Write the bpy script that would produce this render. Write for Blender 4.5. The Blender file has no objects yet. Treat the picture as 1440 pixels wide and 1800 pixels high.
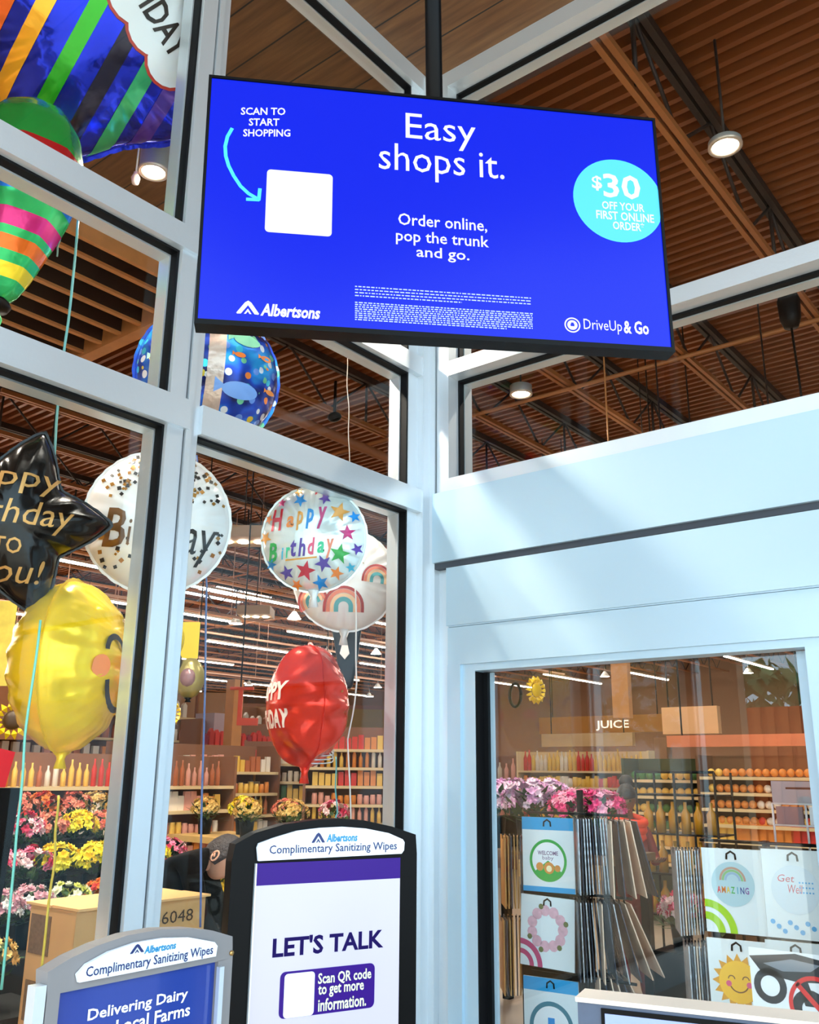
import bpy, bmesh, math, random
from mathutils import Vector, Matrix, noise
rnd = random.Random(11)
PI = math.pi
sc = bpy.context.scene
COL = sc.collection

# ---------------------------------------------------------------- camera
F, PITCH, ROLL, YAW = 1605.8, math.radians(15.9), math.radians(.554), math.radians(38.825)
CAM = Vector((3.36, -4.36, 1.6))
fwd = Vector((-math.sin(YAW)*math.cos(PITCH), math.cos(YAW)*math.cos(PITCH), math.sin(PITCH)))
r0 = Vector((math.cos(YAW), math.sin(YAW), 0)); u0 = r0.cross(fwd)
right = math.cos(ROLL)*r0+math.sin(ROLL)*u0
up = -math.sin(ROLL)*r0+math.cos(ROLL)*u0
cam = bpy.data.objects.new('camera', bpy.data.cameras.new('camera'))
COL.objects.link(cam)
m = Matrix((right, up, -fwd)).transposed().to_4x4(); m.translation = CAM
cam.matrix_world = m
cam.data.sensor_fit = 'VERTICAL'; cam.data.sensor_height = 36; cam.data.lens = 36*F/1800
cam.data.clip_start = .05; cam.data.clip_end = 300
sc.camera = cam
# ---------------------------------------------------------------- world and exposure
sc.view_settings.view_transform = 'Standard'; sc.view_settings.look = 'None'
sc.view_settings.gamma = 1; sc.view_settings.exposure = 1.05
sc.cycles.use_denoising = True
sc.cycles.max_bounces = 10; sc.cycles.transparent_max_bounces = 16
sc.cycles.sample_clamp_indirect = 6
w = bpy.data.worlds.new('world'); sc.world = w; w.use_nodes = True
bg = w.node_tree.nodes['Background']
bg.inputs[0].default_value = (.62, .84, 1, 1); bg.inputs[1].default_value = 2.3
STRIP_POWER = 40
sun = bpy.data.objects.new('sun', bpy.data.lights.new('sun', 'SUN')); COL.objects.link(sun)
sun.data.energy = 3; sun.data.angle = .05; sun.data.color = (1, .92, .82)
sun.rotation_euler = Vector((-.22, .42, -.88)).to_track_quat('-Z', 'Y').to_euler()   # high sun in front of the building

# ---------------------------------------------------------------- helpers
def ray(x, y):
    return fwd+right*((x-720)/F)-up*((y-900)/F)
def pt(x, y, d):
    r = ray(x, y); return CAM+r*(d/math.hypot(r.x, r.y))
def onX(x, y, X):
    r = ray(x, y); return CAM+r*((X-CAM.x)/r.x)
def onY(x, y, Y):
    r = ray(x, y); return CAM+r*((Y-CAM.y)/r.y)
def onZ(x, y, Z):
    r = ray(x, y); return CAM+r*((Z-CAM.z)/r.z)
def inloc(M, x, y):
    """where the sight line through a photo pixel meets the local XZ plane of a standing panel"""
    I = M.inverted(); o = I @ CAM; d = (I.to_3x3() @ ray(x, y))
    p = o-d*(o.y/d.y); return (p.x, p.z)

MATS = {}
def srgb(c):
    return tuple(((v/255)/12.92 if v/255 <= .04045 else ((v/255+.055)/1.055)**2.4) for v in c)
def mat(name, col, rough=.5, metal=0, bump=0, bscale=30, emit=0, ecol=None, var=0, vscale=5, spec=.5, alpha=1, trans=0):
    if name in MATS: return MATS[name]
    M = bpy.data.materials.new(name); M.use_nodes = True; nt = M.node_tree; b = nt.nodes['Principled BSDF']
    c = srgb(col)+(1,)
    b.inputs['Base Color'].default_value = c; b.inputs['Roughness'].default_value = rough
    b.inputs['Metallic'].default_value = metal; b.inputs['Specular IOR Level'].default_value = spec
    b.inputs['Alpha'].default_value = alpha; b.inputs['Transmission Weight'].default_value = trans
    if emit:
        b.inputs['Emission Color'].default_value = (srgb(ecol)+(1,)) if ecol else c
        b.inputs['Emission Strength'].default_value = emit
    if bump or var:
        tc = nt.nodes.new('ShaderNodeTexCoord')
        if bump:
            n = nt.nodes.new('ShaderNodeTexNoise'); n.inputs['Scale'].default_value = bscale; n.inputs['Detail'].default_value = 3
            nt.links.new(tc.outputs['Object'], n.inputs['Vector'])
            bu = nt.nodes.new('ShaderNodeBump'); bu.inputs['Strength'].default_value = bump; bu.inputs['Distance'].default_value = .02
            nt.links.new(n.outputs[0], bu.inputs['Height']); nt.links.new(bu.outputs[0], b.inputs['Normal'])
        if var:
            n = nt.nodes.new('ShaderNodeTexNoise'); n.inputs['Scale'].default_value = vscale; n.inputs['Detail'].default_value = 5
            nt.links.new(tc.outputs['Object'], n.inputs['Vector'])
            mx = nt.nodes.new('ShaderNodeMix'); mx.data_type = 'RGBA'
            mx.inputs[6].default_value = tuple(v*(1-var) for v in c[:3])+(1,); mx.inputs[7].default_value = tuple(min(1, v*(1+var)) for v in c[:3])+(1,)
            nt.links.new(n.outputs[0], mx.inputs[0]); nt.links.new(mx.outputs[2], b.inputs['Base Color'])
    MATS[name] = M; return M

def glass_mat(nm, f0):
    M = bpy.data.materials.new(nm); M.use_nodes = True; nt = M.node_tree; nt.nodes.clear()
    out = nt.nodes.new('ShaderNodeOutputMaterial'); mx = nt.nodes.new('ShaderNodeMixShader')
    t = nt.nodes.new('ShaderNodeBsdfTransparent'); g = nt.nodes.new('ShaderNodeBsdfGlossy')
    t.inputs[0].default_value = (.97, .985, .98, 1); g.inputs['Roughness'].default_value = 0.0
    g.inputs['Color'].default_value = (.95, 1, 1, 1)
    lw = nt.nodes.new('ShaderNodeLayerWeight'); lw.inputs[0].default_value = .5
    p = nt.nodes.new('ShaderNodeMath'); p.operation = 'POWER'; p.inputs[1].default_value = 4
    a = nt.nodes.new('ShaderNodeMath'); a.operation = 'MULTIPLY_ADD'; a.inputs[1].default_value = .75; a.inputs[2].default_value = f0
    nt.links.new(lw.outputs['Facing'], p.inputs[0]); nt.links.new(p.outputs[0], a.inputs[0]); nt.links.new(a.outputs[0], mx.inputs[0])
    nt.links.new(t.outputs[0], mx.inputs[1]); nt.links.new(g.outputs[0], mx.inputs[2]); nt.links.new(mx.outputs[0], out.inputs[0])
    return M
def plank_mat(name, axis_across, board, base, dark):
    """boards run along the other horizontal axis; a thin dark joint every `board` metres"""
    M = bpy.data.materials.new(name); M.use_nodes = True; nt = M.node_tree; b = nt.nodes['Principled BSDF']
    geo = nt.nodes.new('ShaderNodeNewGeometry'); sep = nt.nodes.new('ShaderNodeSeparateXYZ'); nt.links.new(geo.outputs['Position'], sep.inputs[0])
    ac = sep.outputs[axis_across]; al = sep.outputs[1-axis_across]
    d = nt.nodes.new('ShaderNodeMath'); d.operation = 'DIVIDE'; d.inputs[1].default_value = board; nt.links.new(ac, d.inputs[0])
    fr = nt.nodes.new('ShaderNodeMath'); fr.operation = 'FRACT'; nt.links.new(d.outputs[0], fr.inputs[0])
    fl = nt.nodes.new('ShaderNodeMath'); fl.operation = 'FLOOR'; nt.links.new(d.outputs[0], fl.inputs[0])
    j = nt.nodes.new('ShaderNodeMath'); j.operation = 'LESS_THAN'; j.inputs[1].default_value = .035; nt.links.new(fr.outputs[0], j.inputs[0])
    # butt joints staggered per board
    wn = nt.nodes.new('ShaderNodeTexWhiteNoise'); wn.noise_dimensions = '1D'; nt.links.new(fl.outputs[0], wn.inputs['W'])
    comb = nt.nodes.new('ShaderNodeCombineXYZ')
    s1 = nt.nodes.new('ShaderNodeMath'); s1.operation = 'MULTIPLY'; s1.inputs[1].default_value = 1.2; nt.links.new(al, s1.inputs[0])
    s2 = nt.nodes.new('ShaderNodeMath'); s2.operation = 'MULTIPLY'; s2.inputs[1].default_value = 14; nt.links.new(ac, s2.inputs[0])
    nt.links.new(s1.outputs[0], comb.inputs[0]); nt.links.new(s2.outputs[0], comb.inputs[1]); nt.links.new(wn.outputs[0], comb.inputs[2])
    n = nt.nodes.new('ShaderNodeTexNoise'); n.inputs['Scale'].default_value = 1.6; n.inputs['Detail'].default_value = 6; nt.links.new(comb.outputs[0], n.inputs['Vector'])
    rp = nt.nodes.new('ShaderNodeValToRGB'); rp.color_ramp.elements[0].position = .3; rp.color_ramp.elements[1].position = .75
    rp.color_ramp.elements[0].color = srgb(dark)+(1,); rp.color_ramp.elements[1].color = srgb(base)+(1,)
    nt.links.new(n.outputs[0], rp.inputs[0])
    ml = nt.nodes.new('ShaderNodeMath'); ml.operation = 'MULTIPLY_ADD'; ml.inputs[1].default_value = .5; ml.inputs[2].default_value = .75; nt.links.new(wn.outputs[0], ml.inputs[0])
    mm = nt.nodes.new('ShaderNodeVectorMath'); mm.operation = 'SCALE'; nt.links.new(rp.outputs[0], mm.inputs[0]); nt.links.new(ml.outputs[0], mm.inputs['Scale'])
    mx = nt.nodes.new('ShaderNodeMix'); mx.data_type = 'RGBA'; mx.inputs[7].default_value = (.01, .008, .006, 1)
    nt.links.new(j.outputs[0], mx.inputs[0]); nt.links.new(mm.outputs[0], mx.inputs[6]); nt.links.new(mx.outputs[2], b.inputs['Base Color'])
    b.inputs['Roughness'].default_value = .6
    return M
def ocean_mat():
    M = bpy.data.materials.new('ocean_print_foil'); M.use_nodes = True; nt = M.node_tree; b = nt.nodes['Principled BSDF']
    tc = nt.nodes.new('ShaderNodeTexCoord')
    v = nt.nodes.new('ShaderNodeTexNoise'); v.inputs['Scale'].default_value = 5; v.inputs['Detail'].default_value = 2; nt.links.new(tc.outputs['Object'], v.inputs['Vector'])
    r = nt.nodes.new('ShaderNodeValToRGB'); e = r.color_ramp.elements
    e[0].position = .36; e[0].color = srgb((12, 22, 80))+(1,); e[1].position = .66; e[1].color = srgb((40, 160, 235))+(1,)
    k = e.new(.5); k.color = srgb((20, 70, 190))+(1,)
    nt.links.new(v.outputs[0], r.inputs[0])
    vo = nt.nodes.new('ShaderNodeTexVoronoi'); vo.inputs['Scale'].default_value = 16; nt.links.new(tc.outputs['Object'], vo.inputs['Vector'])
    lt = nt.nodes.new('ShaderNodeMath'); lt.operation = 'LESS_THAN'; lt.inputs[1].default_value = .36; nt.links.new(vo.outputs['Distance'], lt.inputs[0])
    r2 = nt.nodes.new('ShaderNodeValToRGB'); r2.color_ramp.interpolation = 'CONSTANT'; e = r2.color_ramp.elements
    e[0].color = srgb((235, 240, 250))+(1,); e[1].position = .9; e[1].color = srgb((240, 130, 50))+(1,)
    for p_, c_ in ((.3, (120, 200, 150)), (.5, (110, 150, 230)), (.68, (225, 200, 70)), (.78, (60, 190, 220))):
        k = e.new(p_); k.color = srgb(c_)+(1,)
    sp = nt.nodes.new('ShaderNodeSeparateColor'); nt.links.new(vo.outputs['Color'], sp.inputs[0]); nt.links.new(sp.outputs[0], r2.inputs[0])
    mx = nt.nodes.new('ShaderNodeMix'); mx.data_type = 'RGBA'; nt.links.new(lt.outputs[0], mx.inputs[0]); nt.links.new(r.outputs[0], mx.inputs[6]); nt.links.new(r2.outputs[0], mx.inputs[7])
    nt.links.new(mx.outputs[2], b.inputs['Base Color']); b.inputs['Metallic'].default_value = .45; b.inputs['Roughness'].default_value = .22
    return M

class MB:
    """collects shapes and links them as one mesh object"""
    def __init__(s): s.bm = bmesh.new(); s.mi = 0
    def faces(s, vs, fs, smooth=False):
        v = [s.bm.verts.new(p) for p in vs]; out = []
        for f in fs:
            try: q = s.bm.faces.new([v[i] for i in f])
            except ValueError: continue
            q.material_index = s.mi; q.smooth = smooth; out.append(q)
        return v
    def box(s, x0, x1, y0, y1, z0, z1, M=None):
        vs = [Vector((x, y, z)) for z in (z0, z1) for y in (y0, y1) for x in (x0, x1)]
        if M: vs = [M @ v for v in vs]
        s.faces(vs, [(0, 2, 3, 1), (4, 5, 7, 6), (0, 1, 5, 4), (2, 6, 7, 3), (0, 4, 6, 2), (1, 3, 7, 5)]); return s
    def tube(s, pts, r, n=8, smooth=True, cap=True):
        pts = [Vector(p) for p in pts]; rs = r if isinstance(r, (list, tuple)) else [r]*len(pts)
        rings = []; prev = None
        for i, p in enumerate(pts):
            t = (pts[min(i+1, len(pts)-1)]-pts[max(i-1, 0)]).normalized()
            a = prev if prev is not None else (Vector((0, 0, 1)) if abs(t.z) < .9 else Vector((1, 0, 0)))
            x = (a-t*a.dot(t)).normalized(); y = t.cross(x); prev = x
            rings.append([p+(x*math.cos(2*PI*k/n)+y*math.sin(2*PI*k/n))*rs[i] for k in range(n)])
        vs = [v for R in rings for v in R]; fs = []
        for i in range(len(rings)-1):
            for k in range(n):
                a = i*n+k; b = i*n+(k+1) % n; fs.append((a, b, b+n, a+n))
        if cap: fs += [tuple(range(n))[::-1], tuple(range(len(vs)-n, len(vs)))]
        s.faces(vs, fs, smooth); return s
    def cyl(s, c, r, h, n=24, r2=None): return s.tube([c, (c[0], c[1], c[2]+h)], [r, r if r2 is None else r2], n, True)
    def ribbon(s, pts, wd, side):
        side = Vector(side)*wd/2; vs = []; fs = []; th = Vector((.0, .0008, 0))
        for p in pts: vs += [Vector(p)-side, Vector(p)+side]
        for i in range(len(pts)-1): fs.append((2*i, 2*i+1, 2*i+3, 2*i+2))
        s.faces(vs, fs, True); return s
    def prism(s, poly, y0, y1, M=None, flip=False):
        """polygon in XZ, thick in Y"""
        n = len(poly); vs = [Vector((p[0], y0, p[1])) for p in poly]+[Vector((p[0], y1, p[1])) for p in poly]
        if M: vs = [M @ v for v in vs]
        v = s.faces(vs, [tuple(range(n)), tuple(range(2*n-1, n-1, -1))]+[(i, i+n, (i+1) % n+n, (i+1) % n) for i in range(n)]); return s
    def ball(s, c, r, seg=10, rings=6, sc3=(1, 1, 1)):
        vs = []; fs = []
        for i in range(rings+1):
            a = PI*i/rings
            for k in range(seg):
                b = 2*PI*k/seg; vs.append((c[0]+r*sc3[0]*math.sin(a)*math.cos(b), c[1]+r*sc3[1]*math.sin(a)*math.sin(b), c[2]+r*sc3[2]*math.cos(a)))
        for i in range(rings):
            for k in range(seg): fs.append((i*seg+k, i*seg+(k+1) % seg, (i+1)*seg+(k+1) % seg, (i+1)*seg+k))
        s.faces(vs, fs, True); return s
    def lathe(s, prof, c=(0, 0, 0), n=20):
        vs = []; fs = []
        for (r, z) in prof:
            for k in range(n): vs.append((c[0]+r*math.cos(2*PI*k/n), c[1]+r*math.sin(2*PI*k/n), c[2]+z))
        for i in range(len(prof)-1):
            for k in range(n): fs.append((i*n+k, i*n+(k+1) % n, (i+1)*n+(k+1) % n, (i+1)*n+k))
        s.faces(vs, fs, True); return s
    def mesh(s, name, mats):
        bmesh.ops.recalc_face_normals(s.bm, faces=s.bm.faces)
        me = bpy.data.meshes.new(name); s.bm.to_mesh(me); s.bm.free()
        for m_ in (mats if isinstance(mats, (list, tuple)) else [mats]): me.materials.append(m_)
        return me
    def build(s, name, mats, parent=None, loc=None):
        o = bpy.data.objects.new(name, s.mesh(name, mats)); COL.objects.link(o)
        if parent: o.parent = parent
        if loc is not None: o.location = loc
        return o
def tag(o, label=None, cat=None, group=None, kind=None):
    if label: o['label'] = label
    if cat: o['category'] = cat
    if group: o['group'] = group
    if kind: o['kind'] = kind
    return o
def empty(name, loc=(0, 0, 0), rz=0, M=None):
    o = bpy.data.objects.new(name, None); COL.objects.link(o); o.empty_display_size = .1
    if M is not None: o.matrix_world = M
    else: o.location = loc; o.rotation_euler = (0, 0, rz)
    return o
def struct(name, mb, mats, parent=None):
    o = mb.build(name, mats, parent)
    if not parent: o['kind'] = 'structure'
    return o
def copy_tree(o, parent=None):
    c = o.copy(); COL.objects.link(c)
    if parent: c.parent = parent
    for ch in o.children: copy_tree(ch, c)
    return c

def text_bm(s, bold=0, shear=0, res=2):
    cu = bpy.data.curves.new('t', 'FONT'); cu.body = s; cu.size = 1; cu.offset = bold; cu.shear = shear; cu.resolution_u = res
    ob = bpy.data.objects.new('t', cu); COL.objects.link(ob)
    me = bpy.data.meshes.new_from_object(ob.evaluated_get(bpy.context.evaluated_depsgraph_get()))
    bpy.data.objects.remove(ob); bpy.data.curves.remove(cu)
    bm = bmesh.new(); bm.from_mesh(me); bpy.data.meshes.remove(me); return bm
def text_geo(s, x0, x1, z0, z1, bold=0, shear=0, rot=0):
    """letter outlines fitted into the given box of the local XZ plane: verts and faces"""
    bm = text_bm(s, bold, shear); xs = [v.co.x for v in bm.verts]; ys = [v.co.y for v in bm.verts]
    ax, bx, ay, by = min(xs), max(xs), min(ys), max(ys); cx, cz = (x0+x1)/2, (z0+z1)/2
    vs = []
    for v in bm.verts:
        X = x0+(v.co.x-ax)/(bx-ax)*(x1-x0); Z = z0+(v.co.y-ay)/(by-ay)*(z1-z0)
        dx, dz = X-cx, Z-cz; vs.append((cx+dx*math.cos(rot)-dz*math.sin(rot), cz+dx*math.sin(rot)+dz*math.cos(rot)))
    fs = [[v.index for v in f.verts] for f in bm.faces]; bm.free(); return vs, fs
def add_flat(mb, vs, fs, y, M=None):
    P = [Vector((a, y, b)) for a, b in vs]
    if M: P = [M @ p for p in P]
    mb.faces(P, fs)
def lettering(parent, items, y, m_, name='lettering'):
    for it in items:
        mb = MB(); add_flat(mb, *text_geo(*it), y); o = mb.build(name, m_, parent)
    return o

# ---------------------------------------------------------------- materials
ALU = mat('clear_anodised_aluminium', (214, 222, 228), .34, .55, .03, 60)
ALUP = mat('painted_aluminium_panel', (180, 206, 222), .4, .3)
GASK = mat('black_gasket', (6, 7, 10), .6, spec=.2)
GLASS = glass_mat('window_glass', .013)
GLASSD = glass_mat('door_glass', .038)
PLANK = plank_mat('cedar_planks', 1, .33, (138, 96, 56), (96, 62, 34))
DECK = mat('brown_painted_deck', (132, 66, 20), .45, .1, var=.15, vscale=2)
STEEL = mat('brown_painted_steel', (168, 104, 54), .5, .2)
STEELD = mat('dark_and_shaded_steel', (40, 26, 20), .6, .1)  # shade tone for the upper roof steel; hangers and cords are simply dark
TIMB = mat('pale_cedar_timber', (205, 142, 84), .6, var=.2, vscale=8)
BLACK = mat('satin_black', (6, 6, 7), .4, spec=.12)
WHITE = mat('white_paper', (238, 242, 248), .6)
KRAFT = mat('kraft_cardboard', (206, 160, 104), .8, var=.08, vscale=6)
INK = mat('dark_print', (70, 52, 40), .8)

# ---------------------------------------------------------------- setting: ceiling, floor, ground
mb = MB(); mb.box(-3.45, 7, -7.5, 0, 6.36, 6.42); mb.box(-3.45, 0, 0, .8, 6.36, 6.42); struct('ceiling', mb, PLANK)
mb = MB(); mb.box(-3.5, -3.45, -5.1, .85, 6.18, 6.42); struct('trim_1', mb, TIMB)
mb = MB(); mb.box(-6.9, -3.45, .8, .95, 6.2, 6.8); struct('trim_2', mb, TIMB)
for i in range(9):
    mb = MB(); x = -3.84-.37*i; mb.box(x-.028, x+.028, -5.1, .8, 6.24, 6.27); mb.mi = 1; mb.box(x-.02, x+.02, -5.1, .8, 6.27, 6.8); struct('trim_%d' % (3+i), mb, [TIMB, mat('dark_beam', (44, 26, 16), .8)])
mb = MB(); mb.box(-7.3, -3.45, -5.1, .8, 6.95, 7.0); struct('ceiling_slats_backing', mb, STEELD)  # dark sheet whose colour gives the shade in the slat gaps
# corrugated roof deck, ribs along X
mb = MB(); prof = []; y = -5.1
while y < 42:
    prof += [(y, 7.32), (y+.055, 7.32), (y+.075, 7.45), (y+.145, 7.45)]; y += .165
vs = [(x, a, b) for x in (-48, 9) for a, b in prof]; n = len(prof)
mb.faces(vs, [(i, i+1, i+1+n, i+n) for i in range(n-1)]); struct('ceiling_roof_deck', mb, DECK)
mb = MB(); mb.box(-48, 0, -5.2, 0, -.1, 0); mb.box(-48, 9, 0, 42, -.1, 0); struct('floor', mb, mat('polished_concrete', (176, 160, 142), .35, var=.12, vscale=1.5))
mb = MB(); mb.box(0, 60, -60, 0, -.1, 0); mb.box(-60, 0, -60, -5.2, -.1, 0); struct('floor_outdoor_paving', mb, mat('pale_paving', (206, 196, 182), .8, var=.1, vscale=2))
mb = MB(); mb.box(-48, 9, 41, 41.3, 0, 7.4); struct('wall_back', mb, mat('brown_wall', (120, 84, 58), .8, var=.2, vscale=.4))
mb = MB(); mb.box(-48.3, -48, -5.2, 42, 0, 7.4); struct('wall_west', mb, mat('brown_wall', (120, 84, 58)))
mb = MB(); mb.box(9, 9.3, 0, 42, 0, 7.4); struct('wall_east', mb, mat('brown_wall', (120, 84, 58)))
mb = MB(); mb.box(-48, 0, -5.3, -5.1, 0, 7.4); struct('wall_front', mb, mat('tan_stucco', (190, 160, 130), .9))

# ---------------------------------------------------------------- glazed walls
def lin(name, mb, mats): return struct(name, mb, mats)
# left wall posts (plane x=0, the vestibule is on +x)
def post_left(name, y0, y1, top=6.34):
    mb = MB(); mb.box(-.14, -.004, y0, y1, 0, top)
    w_ = y1-y0
    mb.box(-.004, .02, y0, y0+w_*.50, 0, top); mb.box(-.004, .028, y0+w_*.56, y0+w_*.74, 0, top); mb.box(-.004, .012, y0+w_*.79, y1, 0, top)
    mb.mi = 1; mb.box(-.003, .001, y0+w_*.5, y0+w_*.56, 0, top)
    return struct(name, mb, [ALU, GASK])
post_left('trim_20', -1.993, -1.814); post_left('trim_21', -4.05, -3.87)
mb = MB(); mb.box(-.14, 0, -.207, 0, 0, 6.34); mb.box(0, .05, -.116, .0, 0, 6.34); mb.box(.0, .09, -.05, 0, 0, 6.34); struct('trim_22', mb, ALU)   # corner post, left half
nwin = [0]
def window_left(y0, y1, z0, z1):
    nwin[0] += 1; e = empty('window_%d' % nwin[0]); e['kind'] = 'structure'
    mb = MB(); t = .012
    mb.box(-.055, -.003, y0, y1, z1-t, z1); mb.box(-.055, -.003, y1-t, y1, z0, z1-t); mb.box(-.055, -.003, y0, y0+t, z0, z1-t); mb.box(-.055, -.003, y0+t, y1-t, z0, z0+t)
    mb.build('gasket', GASK, e)
    mb = MB(); t = .02
    mb.box(-.14, -.056, y0, y1, z1-t, z1); mb.box(-.14, -.056, y1-t, y1, z0, z1-t); mb.box(-.14, -.056, y0, y0+t, z0, z1-t); mb.box(-.14, -.056, y0+t, y1-t, z0, z0+t)
    mb.build('window_frame', ALU, e)
    mb = MB(); mb.box(-.062, -.056, y0+.012, y1-.012, z0+.012, z1-.012); mb.build('glass_pane', GLASS, e)
for (a, b) in ((-3.87, -1.993), (-1.814, -.207)):
    for z0, z1 in ((.25, 3.134), (3.28, 4.045), (4.172, 6.226)): window_left(a, b, z0, z1)
k = 23
for (a, b) in ((-3.99, -1.88), (-1.814, -.1)):
    for z0, z1 in ((0, .25), (3.134, 3.28), (4.045, 4.172), (6.226, 6.36)):
        mb = MB(); mb.box(-.14, 0, a if a > -2 else -3.87, b if b > -1 else -1.993, z0, z1); mb.box(.0, .04, a, b, z0, z1)
        mb.mi = 1; mb.box(0, .002, b-.02 if b < -1 else b-.02, b-.004, z0, z1)
        struct('trim_%d' % k, mb, [ALU, GASK]); k += 1
# right wall (plane y=0, the store is on +y)
mb = MB(); mb.box(0, .19, 0, .19, 0, 6.36); mb.box(.055, .085, -.03, 0, 0, 6.36); mb.box(.10, .19, -.04, 0, 2.8, 6.36); struct('trim_%d' % k, mb, ALU); k += 1
mb = MB(); mb.box(3.0, 3.15, -.04, .19, 0, 6.36); struct('trim_%d' % k, mb, ALU); k += 1
def window_right(x0, x1, z0, z1):
    nwin[0] += 1; e = empty('window_%d' % nwin[0]); e['kind'] = 'structure'
    def ring(y0, y1, t):
        mb = MB(); mb.box(x0, x1, y0, y1, z1-t, z1); mb.box(x0, x1, y0, y1, z0, z0+t); mb.box(x0, x0+t, y0, y1, z0+t, z1-t); mb.box(x1-t, x1, y0, y1, z0+t, z1-t); return mb
    ring(.065, .11, .014).build('gasket', GASK, e)
    ring(.112, .19, .02).build('window_frame', ALU, e)
    mb = MB(); mb.box(x0+.013, x1-.013, .105, .111, z0+.013, z1-.013); mb.build('glass_pane', GLASS, e)
window_right(.19, 3.0, 3.34, 4.03); window_right(.19, 3.0, 4.13, 6.24)
for z0, z1, y0 in ((4.03, 4.13, -.04), (6.24, 6.36, -.04), (3.255, 3.34, -.05)):
    mb = MB(); mb.box(.19, 3.0, y0, .19, z0, z1); struct('trim_%d' % k, mb, ALU); k += 1
mb = MB(); mb.box(.09, 4.5, -.075, .1, 2.815, 3.25); struct('trim_%d' % k, mb, ALUP); k += 1
mb = MB(); mb.box(.09, 4.5, -.05, .1, 2.78, 2.815); struct('trim_%d' % k, mb, mat('shadow_gap', (60, 66, 76), .6)); k += 1
# door with its header panels, jambs, leaf stiles and pane
d1 = empty('door_1'); d1['kind'] = 'structure'
mb = MB(); mb.box(.184, 4.5, -.06, .1, 2.428, 2.775); mb.box(.192, 4.5, -.05, .1, 2.42, 2.428); mb.build('header_panel', ALUP, d1)
mb = MB(); mb.box(.184, 4.5, -.045, .1, 2.2, 2.418); mb.box(.27, 4.4, -.03, .1, 2.16, 2.2); mb.build('door_head', ALUP, d1)
mb = MB(); mb.box(.184, .275, -.05, .1, 0, 2.2); mb.box(.275, .365, -.03, .1, 0, 2.16); mb.build('door_jamb', ALUP, d1)
mb = MB(); mb.box(2.17, 2.30, -.035, .08, 0, 2.16); mb.box(2.30, 2.52, -.048, .1, 0, 2.2); mb.build('door_jamb', ALUP, d1)
mb = MB(); mb.box(.366, .372, -.028, .098, 0, 2.155); mb.box(.372, .40, .045, .098, 0, 2.155); mb.build('door_gasket', GASK, d1)
mb = MB(); mb.box(.40, 2.17, .09, .096, .1, 2.155); mb.build('glass_pane', GLASSD, d1)
mb = MB(); mb.box(.40, .42, .07, .089, .1, 2.155); mb.box(2.10, 2.169, .07, .089, .1, 2.155); mb.box(.40, 2.169, .07, .11, 0, .1); mb.build('door_stile', ALUP, d1)
mb = MB(); mb.box(2.52, 4.5, .0, .1, 0, 2.2); struct('wall_right', mb, ALUP)

# ---------------------------------------------------------------- trees, hedge and rust coloured wall outside, seen mirrored in the door
def tree(x, y, h, r, c, lab):
    t = tag(empty('tree', (x, y, 0)), lab, 'tree')
    MB().tube([(0, 0, 0), (.1, 0, h*.5), (0, .1, h*.75)], [.22, .16, .08]).build('trunk', mat('bark', (90, 70, 52), .9), t)
    mb = MB()
    for i in range(520):
        a = rnd.uniform(0, 2*PI); q = rnd.random()**.5; zz = rnd.uniform(-1, 1); rr = r*q*math.sqrt(1-zz*zz*.9)
        c0 = Vector((math.cos(a)*rr, math.sin(a)*rr, h*.68+zz*h*.32)); s_ = rnd.uniform(.2, .5)
        v1 = Vector([rnd.uniform(-1, 1) for _ in range(3)])*s_; v2 = Vector([rnd.uniform(-1, 1) for _ in range(3)])*s_
        mb.faces([c0, c0+v1, c0+v1+v2, c0+v2], [(0, 1, 2, 3)])
    mb.build('crown', mat('foliage_%d' % c[1], c, .8), t)
for i, (x, y, h, r) in enumerate([(-11.5, -28, 6.2, 2.6), (-6, -26, 4.9, 2.3), (-1, -29, 6, 2.4), (-17, -33, 8, 3.2), (5, -26, 5.5, 2.3), (-24, -28, 7, 3.2), (12, -31, 8, 3.4)]):
    tree(x, y, h, r, [(70, 130, 60), (96, 140, 90), (60, 110, 80)][i % 3], 'leafy green tree across the road, %s' % ['behind the wall end', 'shortest and bushiest', 'nearest the wall middle', 'tall and wide crowned', 'with rounded crown', 'at the far side', 'standing alone'][i])
mb = MB(); mb.box(-22, -1, -20.3, -20, 0, 3.3)
for i in range(60): mb.box(-22+i*.35, -21.8+i*.35, -19.98, -19.9, .1, 3.3)
tag(mb.build('rust_coloured_wall', mat('rust_cladding', (226, 106, 44), .7, var=.3, vscale=3)), 'rust orange slatted wall mirrored in the door glass', 'wall')

# ---------------------------------------------------------------- roof trusses, bracing tubes
def truss(x, y0, y1):
    e = empty('roof_truss', (x, y0, 0)); L = y1-y0
    mb = MB(); mb.box(-.06, -.015, 0, L, 6.5, 6.56); mb.box(.015, .06, 0, L, 6.5, 6.56); mb.build('bottom_chord', STEEL, e)  # brighter brown carries the light from below
    mb = MB(); mb.box(-.07, -.015, 0, L, 7.2, 7.3); mb.box(.015, .07, 0, L, 7.2, 7.3); mb.build('top_chord', STEELD, e)  # upper chord and web coloured dark as their shade
    mb = MB(); y = 0; i = 0
    while y < L-.9:
        a, b = (6.54, 7.22) if i % 2 == 0 else (7.22, 6.54)
        mb.tube([(0, y, a), (0, y+.8, b)], .018, 5)
        if i % 4 == 1: mb.tube([(0, y, 6.54), (0, y, 7.25)], .02, 5)
        y += .8; i += 1
    mb.build('web', STEELD, e); return e
ta = truss(1.1, .3, 41); ta_tag = ('long brown steel roof truss with double bottom chord toned as lit from below', 'roof truss', 'roof trusses over the shop floor')
tag(ta, *ta_tag)
tb = truss(-5.1, 1.1, 41); tag(tb, *ta_tag)
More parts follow.
